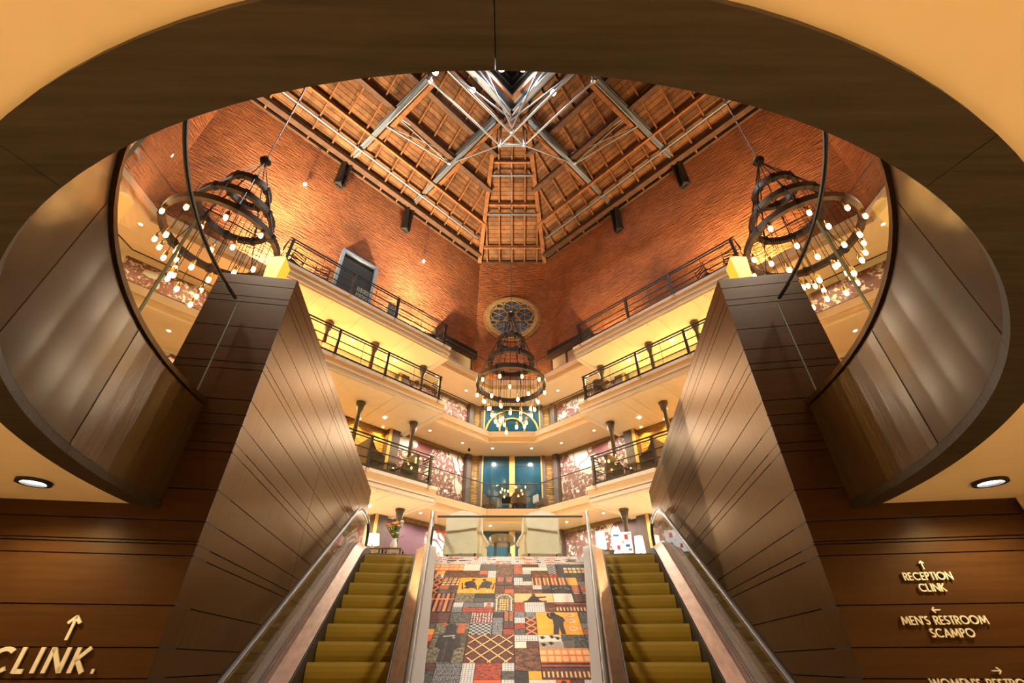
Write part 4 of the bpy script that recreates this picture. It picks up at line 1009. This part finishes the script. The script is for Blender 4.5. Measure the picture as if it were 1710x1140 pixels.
# ================================================================== CHANDELIERS
def chandelier(label, loc):
    t = thing('chandelier', label, 'chandelier', loc)   # origin at the hub
    RZ = [(-1.47, .57), (-2.49, .93), (-3.48, 1.33)]
    MB().tube([(0, 0, .1), (0, 0, 14.6)], .014, 6).build('suspension_cable', 'iron', t)
    MB().lathe([(0, .16), (.12, .12), (.16, .0), (.10, -.12), (0, -.16)], n=12).build('hub', 'iron', t)
    rod = None
    for z, r_ in RZ:
        g = MB(); g.band((0, 0, z), r_, r_-.115, -.085, .085, 44)
        rg = g.build('ring', 'ironr', t)
        for i in range(8):
            a = 2*math.pi*(i+.5)/8; MB().box(r_-.13, r_+.015, -.05, .05, -.1, .1).build('clamp', 'iron', rg, (0, 0, z), a)
    for z, r_ in RZ:
        for i in range(8):
            a = 2*math.pi*(i+.5)/8; MB().tube([(0, 0, 0), ((r_-.05)*math.cos(a), (r_-.05)*math.sin(a), z+.06)], .012, 5).build('hanging_rod', 'iron', t)
    pend = None; specs = []
    for n, r_, z, z_top in ((10, 1.27, -3.78, -3.5), (9, 1.02, -4.25, -2.5), (8, .80, -4.62, -2.5), (9, .56, -5.05, -1.5)):
        for i in range(n): specs.append((r_, 2*math.pi*(i+.3*n % 1)/n, z + .12*math.sin(i*2.3), z_top))
    for r_, a, z, zt in specs:
        x, y = r_*math.cos(a), r_*math.sin(a)
        if pend is None:
            pend = MB().lathe([(.012, .16), (.035, .13), (.045, .05), (.05, .0), (.04, -.01)], n=10).build('pendant', 'brass', t); pend.location = (x, y, z)
            bu = MB().lathe([(.0, -.14), (.025, -.135), (.042, -.11), (.046, -.07), (.04, -.02), (.03, .0)], n=12).build('bulb', 'bulb', pend)
            cd = MB().tube([(0, 0, 0), (0, 0, 1)], .008, 5).build('cord', 'iron', pend); cd.location = (0, 0, .15); cd.scale = (1, 1, zt-z-.15)
        else:
            p = pend.copy(); C.objects.link(p); p.parent = t; p.location = (x, y, z)
            q = bu.copy(); C.objects.link(q); q.parent = p
            q = cd.copy(); C.objects.link(q); q.parent = p; q.scale = (1, 1, zt-z-.15)
    return t
ch = chandelier('three ring iron chandelier hanging in the middle in front of the back wall', (-.04, 14.35, 12.3))
dup(ch, 'three ring iron chandelier on the left behind the curved glass', (-7.3, 7.43, 12.3), R(20))
dup(ch, 'three ring iron chandelier on the right behind the curved glass', (7.3, 7.43, 12.3), R(-10))

# ================================================================== LAMPS of the galleries
for k in range(3):
    zc = ZB[k+1]-.42
    for rot, sd in ((45, 'left'), (-45, 'right'), (0, 'back'), (90, 'far left'), (-90, 'far right')):
        if rot in (45, -45):
            sg = 1 if rot > 0 else -1; warm = (1.0, .66, .28) if k else WARM2
            spots = [(sg*-5.2, 9.3, WARM2), (sg*-2.0, 9.3, warm), (sg*0.2, 9.3, warm), (sg*2.2, 9.3, warm), (sg*4.4, 9.35, NEUT), (sg*6.2, 9.35, NEUT)]
        else: spots = [(-.9, 11.6, NEUT), (.9, 11.6, NEUT)] if rot == 0 else [(-1.2, 11.2, WARM2), (1.2, 11.2, WARM2)]
        ORD = ['nearest the back wall', 'second from the back wall', 'third from the back wall', 'fourth from the back wall', 'fifth from the back wall', 'farthest from the back wall'] if len(spots) == 6 else ['the left one', 'the right one']
        order = sorted(range(len(spots)), key=lambda i: -abs(spots[i][0]+6*(1 if rot > 0 else -1)) if len(spots) == 6 else spots[i][0])
        for ii, (x, y, col) in enumerate(spots):
            under = rot in (45, -45) and abs(x - sg*BC) < 3.7
            z = ZB[k+1]-.645 if under else zc-.001
            p = loc_of(rot, x, y, z)
            downlight('downlight', 'small round downlight, %s ceiling, %s, %s' % (('ground floor', 'lowest gallery', 'middle gallery')[k], sd if rot else 'back wall', ORD[order.index(ii)]), p, .06, 'downlights in the %s ceiling, %s side' % (('ground floor', 'lowest gallery', 'middle gallery')[k], sd), 'dlw')
            lamp('SPOT', 'downlight_lamp', (p[0], p[1], z-.05), 85, col, radius=.06, angle=165, blend=.4)
# amber wall wash over the brick panels on the lowest galleries + added fill points
for rot, sd in ((45, 'left'), (-45, 'right')):
    for i in range(6):
        x = -2.6 + i*1.04; p = loc_of(rot, x, 10.08, 7.98)
        downlight('wall_washer', 'small lamp washing gold lit brick, lowest %s balcony, %s' % (sd, ['nearest the back wall', 'second from the back', 'third from the back', 'fourth from the back', 'fifth from the back', 'nearest the viewer'][5-i if sd == 'left' else i]), (p[0], p[1], 8.018), .055, 'brick wall washers, %s' % sd, 'shade')
        l = lamp('SPOT', 'wash_lamp', p, 45, AMBER, radius=.04, angle=120, blend=.6); aim(l, loc_of(rot, x, 10.45, 6.0))
    # added unseen fill points that brighten the middle gallery ceiling
    for x in (-2.2, 0.0, 2.0): lamp('POINT', 'gallery_fill_light', loc_of(rot, x, 9.7, 9.6), 24, (1.0, .66, .20), radius=.1)
# small hung spotlights on the upper brick
for rot, x, sd, w_ in ((45, -3.4, 'left', 'nearer'), (45, 3.24, 'left', 'farther')):
    t = thing('hung_spotlight', 'tiny white spotlight hanging on a cable before the %s brick, the %s one' % (sd, w_), 'spotlight', loc_of(rot, x, 10.1, 18.3), R(rot))
    MB().lathe([(0, -.08), (.06, -.06), (.07, .02), (.03, .1), (0, .12)], n=10).build('lamp_head', 'dl', t); MB().tube([(0, 0, .1), (0, 0, 3.1)], .01, 5).build('cable', 'iron', t)
# cupola floodlights
for i, (x, y, z) in enumerate([(-.6, 11.25, 27.9), (.62, 11.25, 27.9), (-2.15, 11.5, 25.85), (2.22, 11.45, 25.45), (-3.85, 10.1, 24.6)]):
    t = thing('floodlight', ('left of the two large bright floodlights inside the lantern', 'right of the two large bright floodlights inside the lantern', 'bright floodlight on the steel frame left of the lantern', 'bright floodlight on the steel frame right of the lantern', 'bright floodlight on the far left of the steel frame')[i], 'floodlight', (x, y, z))
    r_ = .20 if i < 2 else .15
    MB().lathe([(r_*1.1, 0), (r_*1.15, .05), (r_*.8, .3), (.05, .36)], n=16).build('housing', 'iron', t); MB().lathe([(r_, -.01), (r_, .0)], n=16).build('lens', 'spotglow', t)
    MB().tube([(0, 0, .34), (0, 0, .55)], .02, 6).build('stem', 'iron', t)
# uplight fixtures of the top gallery
for (rot, lx, sd) in [(45, -3.3, 'left, nearer the viewer'), (45, 3.2, 'left, nearer the back'), (-45, -3.2, 'right, nearer the back'), (-45, 3.4, 'right, nearer the viewer')]:
    t = thing('uplight', 'uplight at the foot of the brick wall on the top gallery, %s' % sd, 'uplight', loc_of(rot, lx, 10.36-.55, 11.41), R(rot))
    MB().box(-.12, .12, -.1, .1, 0, .42).build('housing', 'iron', t); MB().box(-.1, .1, -.08, .08, .42, .425).build('lens', 'shade', t)
# amber lanterns on top of the piers
for s, sd in ((-1, 'left'), (1, 'right')):
    p = pier_pt(s, .13, .34); t = thing('amber_lantern', 'amber glowing tapered lantern standing on the %s walnut pier' % sd, 'lamp', (p[0], p[1], 3.74), R(8.6)*-s)
    g = MB(); v = [(-.11, -.10, 0), (.11, -.10, 0), (.11, .10, 0), (-.11, .10, 0), (-.145, -.11, .34), (.145, -.11, .34), (.145, .11, .34), (-.145, .11, .34), (-.05, 0, .46), (.05, 0, .46)]
    g.add(v, [(0, 3, 2, 1), (0, 1, 5, 4), (1, 2, 6, 5), (2, 3, 7, 6), (3, 0, 4, 7), (4, 5, 9, 8), (6, 7, 8, 9), (5, 6, 9), (7, 4, 8)]); o_ = g.build('shade', 'amber', t, bevel=.008); o_.scale = (.68, .9, 1.1)
    MB().box(-.09, .09, -.08, .08, -.0, .012).build('base', 'iron', t)

# ================================================================== FURNITURE
# glass screen at the head of the mosaic
t = thing('glass_screen', 'clear glass screen with dark top bar above the mosaic slope', 'screen', (NX, 10.5, 1.95))
MB().box(-1.69, 1.69, -.022, .022, .87, .905).build('top_bar', 'iron', t); MB().box(-1.67, 1.67, -.006, .006, .0, .87).build('glass_panel', 'glass', t)
for sx in (-1.1, 0, 1.1): MB().box(sx-.04, sx+.04, -.02, .02, 0, .08).build('clamp', 'stain', t)
# wing armchairs, seen from behind
def armchair(label, loc, rz):
    t = thing('armchair', label, 'armchair', loc, rz)     # front faces +y local
    W_ = .46
    # back: tapered waist, domed top
    prof = []
    n = 12
    out = [(-.44, .16), (-.46, .45), (-.42, .70), (-.47, .95), (-.45, 1.06)] + [(-.36+.72*i/8, 1.06+.10*math.sin(math.pi*(i+1)/10)+.02) for i in range(9)] + [(.45, 1.06), (.47, .95), (.42, .70), (.46, .45), (.44, .16)]
    g = MB().prism(out, -.50, -.36, axis='y'); o_ = g.build('backrest', 'ivory', t, bevel=.035)
    for s_ in (-1, 1):
        g = MB(); pts = [(-.36, .40), (.22, .40), (.34, .55), (.30, .62), (-.05, .68), (-.12, .98), (-.36, 1.12)]
        g.add([(s_*.47+d, a, b_) for d in (-.05, .05) for a, b_ in pts], [tuple(range(7)), tuple(range(7, 14))[::-1]] + [(i, (i+1) % 7, 7+(i+1) % 7, 7+i) for i in range(7)]); g.build('wing', 'ivory', t, bevel=.03)
        MB().box(s_*.47-.07, s_*.47+.07, -.36, .40, .16, .42).build('arm_panel', 'ivory', t, bevel=.03)
        MB().tube([(s_*.47, -.30, .62), (s_*.50, .10, .60), (s_*.52, .42, .54)], .075, 10).build('arm', 'ivory', t)
        for yy in (-.42, .34): MB().tube([(s_*.40, yy, .0), (s_*.38, yy, .17)], [.018, .03], 8).build('leg', 'legd', t)
    MB().box(-.40, .40, -.36, .40, .18, .36).build('seat_base', 'ivory', t, bevel=.03); MB().box(-.39, .39, -.34, .42, .36, .48).build('seat_cushion', 'ivory', t, bevel=.05)
    return t
a1 = armchair('left of the two ivory wing armchairs, seen from behind through the glass screen', (-1.13, 11.35, 1.95), R(-9))
a1.scale = (.86, .9, .96)
dup(a1, 'right of the two ivory wing armchairs, seen from behind through the glass screen', (.66, 11.35, 1.95), R(9))
t = thing('side_table', 'round bronze topped drum table between the two ivory armchairs', 'table', (-.27, 12.95, 1.95))
MB().lathe([(.32, .78), (.36, .80), (.36, .96), (.33, 1.0), (0, 1.0)], n=28).build('tabletop', 'bronze', t)
for i in range(4): a = R(45+90*i); MB().beam((.27*math.cos(a), .27*math.sin(a), 0), (.27*math.cos(a), .27*math.sin(a), .8), .06, .06).build('leg', 'legd', t)
# dining chairs on the lowest back gallery
def tub_chair(label, loc, rz, group=None):
    t = thing('tub_chair', label, 'chair', loc, rz, group)
    n = 14; vs = []; fs = []
    for i in range(n+1):
        a = math.pi*(-.08+1.16*i/n); hh = .62+.26*math.sin(max(0, min(math.pi, a)))
        for r_ in (.28, .34):
            x, y = r_*math.cos(a), r_*math.sin(a)*.95
            vs += [(x, y, .34), (x, y, hh)]
    for i in range(n):
        b_ = i*4; c_ = b_+4; fs += [(b_, b_+1, c_+1, c_), (b_+2, c_+2, c_+3, b_+3), (b_+1, b_+3, c_+3, c_+1), (b_, c_, c_+2, b_+2)]
    fs += [(0, 2, 3, 1), (n*4, n*4+1, n*4+3, n*4+2)]
    MB().add(vs, fs, 0, True).build('backrest', 'chair', t)
    MB().lathe([(.0, .34), (.28, .34), (.30, .40), (.28, .46), (0, .47)], n=18, sy=.95).build('seat', 'chair', t)
    for sx in (-1, 1):
        for sy in (-1, 1): MB().beam((sx*.24, sy*.22, 0), (sx*.20, sy*.18, .36), .045, .045).build('leg', 'legd', t)
    return t
zf = ZB[1]+.001
tc1 = tub_chair('brown tub chair at the left end of the gallery dining table', (-.95, 18.95, zf), R(75))
dup(tc1, 'brown tub chair with its back to the glass beside the gallery dining table', (.28, 18.72, zf), R(200))
c2 = dup(tc1, 'brown tub chair holding a pale cushion at the right of the gallery dining table', (1.25, 19.1, zf), R(-60))
t = thing('dining_table', 'dark square dining table on the lowest gallery behind the glass', 'table', (.05, 19.35, zf)); MB().box(-.5, .5, -.45, .45, .71, .76).build('tabletop', 'legd', t, bevel=.01)
MB().lathe([(.28, 0), (.26, .03), (.05, .06), (.04, .7), (.2, .71)], n=14).build('pedestal', 'iron', t)
o = MB().box(-.19, .19, -.05, .05, -.17, .17).build('cushion', 'cushion', None, (1.02, 18.95, zf+.66), R(-60), bevel=.045); tag(o, 'pale cushion leaning in the right tub chair on the lowest gallery', 'cushion')
# booths and tables on the lowest balconies
def booth(label, loc, rz):
    t = thing('lounge_booth', label, 'booth', loc, rz)
    MB().box(-.55, .55, .28, .40, .0, 1.15).build('backrest', 'booth', t, bevel=.03); MB().box(-.55, .55, -.30, .28, .12, .45).build('seat', 'booth', t, bevel=.04)
    for sx in (-1, 1): MB().prism([(-.30, 0), (.38, 0), (.38, 1.12), (.1, .75), (-.30, .60)], -.04, .04).build('side_panel', 'legd', t).matrix_basis = Matrix.Translation((sx*.58, 0, 0)) @ Matrix.Rotation(R(90), 4, 'Z') @ Matrix.Rotation(R(90), 4, 'X')
    return t
def low_table(label, loc, rz):
    t = thing('cocktail_table', label, 'table', loc, rz); MB().box(-.35, .35, -.35, .35, .48, .53).build('tabletop', 'bronze', t, bevel=.008)
    for sx in (-1, 1):
        for sy in (-1, 1): MB().beam((sx*.3, sy*.3, 0), (sx*.3, sy*.3, .49), .04, .04).build('leg', 'legd', t)
    return t
b0 = None
for rot, sd, sg in ((45, 'left', 1), (-45, 'right', -1)):
    for x, w_, rr in ((1.42, 'farther from', 90*sg), (2.72, 'nearer to', 90*sg)):
        lab = 'taupe lounge booth on the lowest %s balcony, the one %s the back wall' % (sd, w_); p = loc_of(rot, sg*x, 8.24, zf+.0)
        if b0 is None: b0 = booth(lab, p, R(rot+rr)); b0.scale = (.76, .9, 1)
        else: dup(b0, lab, p, R(rot-rr if w_[0] == 'n' else rot+rr))
    low_table('low dark table between the booths on the lowest %s balcony' % sd, loc_of(rot, sg*2.08, 8.2, zf), R(rot)).scale = (.5, .9, 1)
# furniture on the top balconies
def slat_chair(label, loc, rz, mat='iron'):
    t = thing('patio_chair', label, 'chair', loc, rz)
    for sx in (-1, 1):
        MB().tube([(sx*.24, -.22, 0), (sx*.24, -.20, .62), (sx*.24, .22, .64), (sx*.24, .26, 0)], .016, 6).build('side_frame', mat, t)
    MB().box(-.24, .24, -.22, .22, .40, .44).build('seat', mat, t)
    g = MB()
    for i in range(4): g.tube([(-.24, .22+.015*i, .5+.11*i), (.24, .22+.015*i, .5+.11*i)], .016, 6)
    for sx in (-1, 1): g.tube([(sx*.24, .22, .44), (sx*.24, .29, .92)], .016, 6)
    g.build('backrest', mat, t); return t
zt_ = ZB[3]+.001
s0 = slat_chair('dark patio chair on the top left balcony near its viewer end', loc_of(45, -3.0, 8.15, zt_), R(45+200))
dup(s0, 'dark patio chair beside the doorway on the top left balcony', loc_of(45, -1.9, 8.3, zt_), R(45+160))
dup(s0, 'dark patio chair leaning at the back end of the top left balcony', loc_of(45, 3.05, 8.12, zt_), R(45-30))
dup(s0, 'dark patio chair at the viewer end of the top right balcony', loc_of(-45, 3.0, 8.2, zt_), R(-45+200))
dup(s0, 'dark patio chair in the middle of the top right balcony', loc_of(-45, 2.1, 8.2, zt_), R(-45+150))
dup(s0, 'dark patio chair at the back end of the top right balcony', loc_of(-45, -2.9, 8.2, zt_), R(-45+20))
for x, w_ in ((-.35, 'in front of the tall doorway'), (1.05, 'nearer the back wall')):
    t = thing('patterned_chair', 'blue and white patterned chair on the top left balcony %s' % w_, 'chair', loc_of(45, x, 8.0, zt_), R(45))
    MB().box(-.25, .25, .0, .06, .35, .98).build('backrest', MZ['grey_check'] if False else 'bluewhite', t, bevel=.04)
    g = MB()
    for i in range(3):
        for j in range(4): g.band((0, 0, 0), .0, .0, 0, 0, 3) if False else vring(g, -.16+.16*i, .43+.145*j, .065, .045, -.008, .0, 10)
    g.build('ring_pattern', 'iron', t); MB().box(-.25, .25, .02, .45, .38, .43).build('seat', 'iron', t)
    for sx in (-1, 1):
        for yy in (.04, .42): MB().tube([(sx*.22, yy, 0), (sx*.22, yy, .4)], .015, 6).build('leg', 'iron', t)
t = thing('wooden_bench', 'dark wooden bench on the top left balcony at its back end', 'bench', loc_of(45, 2.15, 8.55, zt_), R(45)); MB().box(-.5, .5, -.2, .2, .40, .46).build('seat', 'timberd', t); MB().box(-.5, .5, .16, .2, .46, .85).build('backrest', 'timberd', t)
for sx in (-.45, .45): MB().box(sx-.03, sx+.03, -.18, .18, 0, .4).build('leg', 'timberd', t)
t = thing('bar_cabinet', 'dark cabinet with pale shelf on the top right balcony', 'cabinet', loc_of(-45, 1.3, 8.9, zt_), R(-45)); MB().box(-.4, .4, -.2, .25, 0, .9).build('body', 'timberd', t)
for i in range(3): MB().box(-.36, .36, -.22, -.2, .2+.22*i, .24+.22*i).build('shelf_edge', 'bluewhite', t)
# armchair on the middle right balcony, red lamp on the middle left
dup(tc1, 'round brown tub chair at the back end of the middle right balcony', loc_of(-45, -3.05, 8.15, ZB[2]+.001), R(-45+170))
t = thing('red_lamp', 'glowing red table lamp on the middle left balcony', 'lamp', loc_of(45, -1.05, 8.3, ZB[2]+.001)); MB().lathe([(.1, 0), (.1, .03), (.02, .05), (.02, .42), (.0, .43)], n=12).build('stand', 'iron', t); MB().lathe([(.11, .42), (.13, .72), (.12, .73)], n=14).build('shade', 'redglow', t)
lamp('POINT', 'red_lamp_light', loc_of(45, -1.4, 9.4, ZB[2]+.6), 60, (1.0, .12, .02), radius=.1)
# ground floor: lamps, flowers, posters
def table_lamp(label, loc, r_, h_, mat='shade', hs=.34):
    t = thing('table_lamp', label, 'lamp', loc); MB().lathe([(.09, 0), (.09, .03), (.03, .06), (.05, h_*.4), (.02, h_*.8), (.02, h_)], n=12).build('stand', 'bronze', t)
    MB().lathe([(r_*1.05, h_), (r_*.85, h_+hs), (r_*.84, h_+hs)], n=16).build('shade', mat, t); return t
def side(label, loc, h_, s_=.3):
    t = thing('console_table', label, 'table', loc); MB().box(-s_, s_, -.2, .2, h_-.04, h_).build('tabletop', 'bronze', t, bevel=.006)
    for sx in (-1, 1):
        for sy in (-1, 1): MB().beam((sx*(s_-.04), sy*.16, 0), (sx*(s_-.04), sy*.16, h_-.03), .035, .035).build('leg', 'legd', t)
z_ = ZB[0]
side('small console table under the pleated lamp on the far left', (-3.72, 12.4, z_), .55); table_lamp('small pleated table lamp at the foot of the left pilaster', (-3.72, 12.4, z_+.551), .17, .12, 'shade', .26)
side('console table carrying the flowers at the top of the left escalator', (-3.02, 11.9, z_), .45, .26)
t = thing('flower_arrangement', 'orange and white flowers in a vase above the left escalator', 'flowers', (-3.02, 11.9, z_+.451)); MB().lathe([(.06, 0), (.09, .1), (.05, .22), (.07, .26)], n=14).build('vase', 'white', t)
r2 = random.Random(3)
for i in range(16):
    a = r2.uniform(0, 6.28); e = r2.uniform(.05, .26); x, y, zz = e*math.cos(a), e*.6*math.sin(a), .34+r2.uniform(0, .34); s_ = r2.uniform(.04, .07)
    MB().lathe([(0, -s_*.6), (s_*.7, -s_*.3), (s_, .1*s_), (s_*.6, s_*.5), (.2*s_, s_*.3), (0, s_*.5)], (x, y, zz), 9).build('blossom', 'petal' if x < .03 else 'petalw', t)
g = MB()
for i in range(14):
    a = r2.uniform(0, 6.28); e = r2.uniform(.15, .34); p = Vector((e*math.cos(a), e*.6*math.sin(a), .30+r2.uniform(0, .42))); q = Vector((-p.y, p.x, 0)).normalized()*.035
    g.add([(0, 0, .2), tuple(p*.7+q+Vector((0, 0, .1))), tuple(p+Vector((0, 0, .05))), tuple(p*.7-q+Vector((0, 0, .1)))], [(0, 1, 2, 3)])
lf = g.build('leaves', 'green', t); so = lf.modifiers.new('solid', 'SOLIDIFY'); so.thickness = .006
side('console table carrying the tall lamp beside the right escalator', (2.28, 11.9, z_), .40, .28)
table_lamp('tall glowing lantern lamp just right of the mosaic', (2.28, 11.9, z_+.401), .13, .06, 'shade', .40)
side('console table carrying the cylinder lamp near the right pilaster', (3.45, 12.6, z_), .40)
table_lamp('glowing white cylinder lamp near the right dark pilaster', (3.45, 12.6, z_+.401), .13, .10, 'shade', .42)
t = thing('display_screen', 'tilted bright display board with coloured patches at the head of the right escalator', 'display', (2.92, 12.3, z_), R(-8)); t.scale = (.72, 1, 1.05)
MB().tube([(0, .05, 0), (0, .05, .5)], .03, 8).build('stand', 'iron', t); MB().lathe([(.2, 0), (.2, .02), (0, .03)], n=16).build('foot', 'iron', t)
fr_ = MB().box(-.36, .36, 0, .04, .42, .92).build('board', 'screen', t)
pm_ = [pmat('patch_red', (.75, .08, .05)), pmat('patch_blue', (.08, .25, .7)), pmat('patch_yellow', (.85, .6, .1))]
for (x, z1_, w_, h_, m_i) in ((.10, .74, .12, .12, 0), (.12, .56, .14, .06, 1), (-.30, .82, .2, .04, 1), (-.2, .5, .1, .1, 0), (.22, .86, .1, .03, 2), (.2, .47, .12, .05, 2), (-.02, .66, .08, .04, 2)): MB().box(x, x+w_, -.006, -.001, z1_, z1_+h_).build('coloured_patch', pm_[m_i], fr_)
# small camera dome under the lowest gallery ceiling
p = loc_of(45, 6.8, 9.6, ZB[2]-.43); t = thing('security_camera', 'small dark camera under the ceiling left of the blue window', 'camera', p)
MB().lathe([(0, -.16), (.05, -.14), (.07, -.09), (.05, -.04), (.03, 0)], n=12).build('dome', 'iron', t)

# ------------------------------------------------------------------ lift the layout so the lower floor is z = 0
for o in bpy.data.objects:
    if o.parent is None and o is not cam: o.location.z += Z0
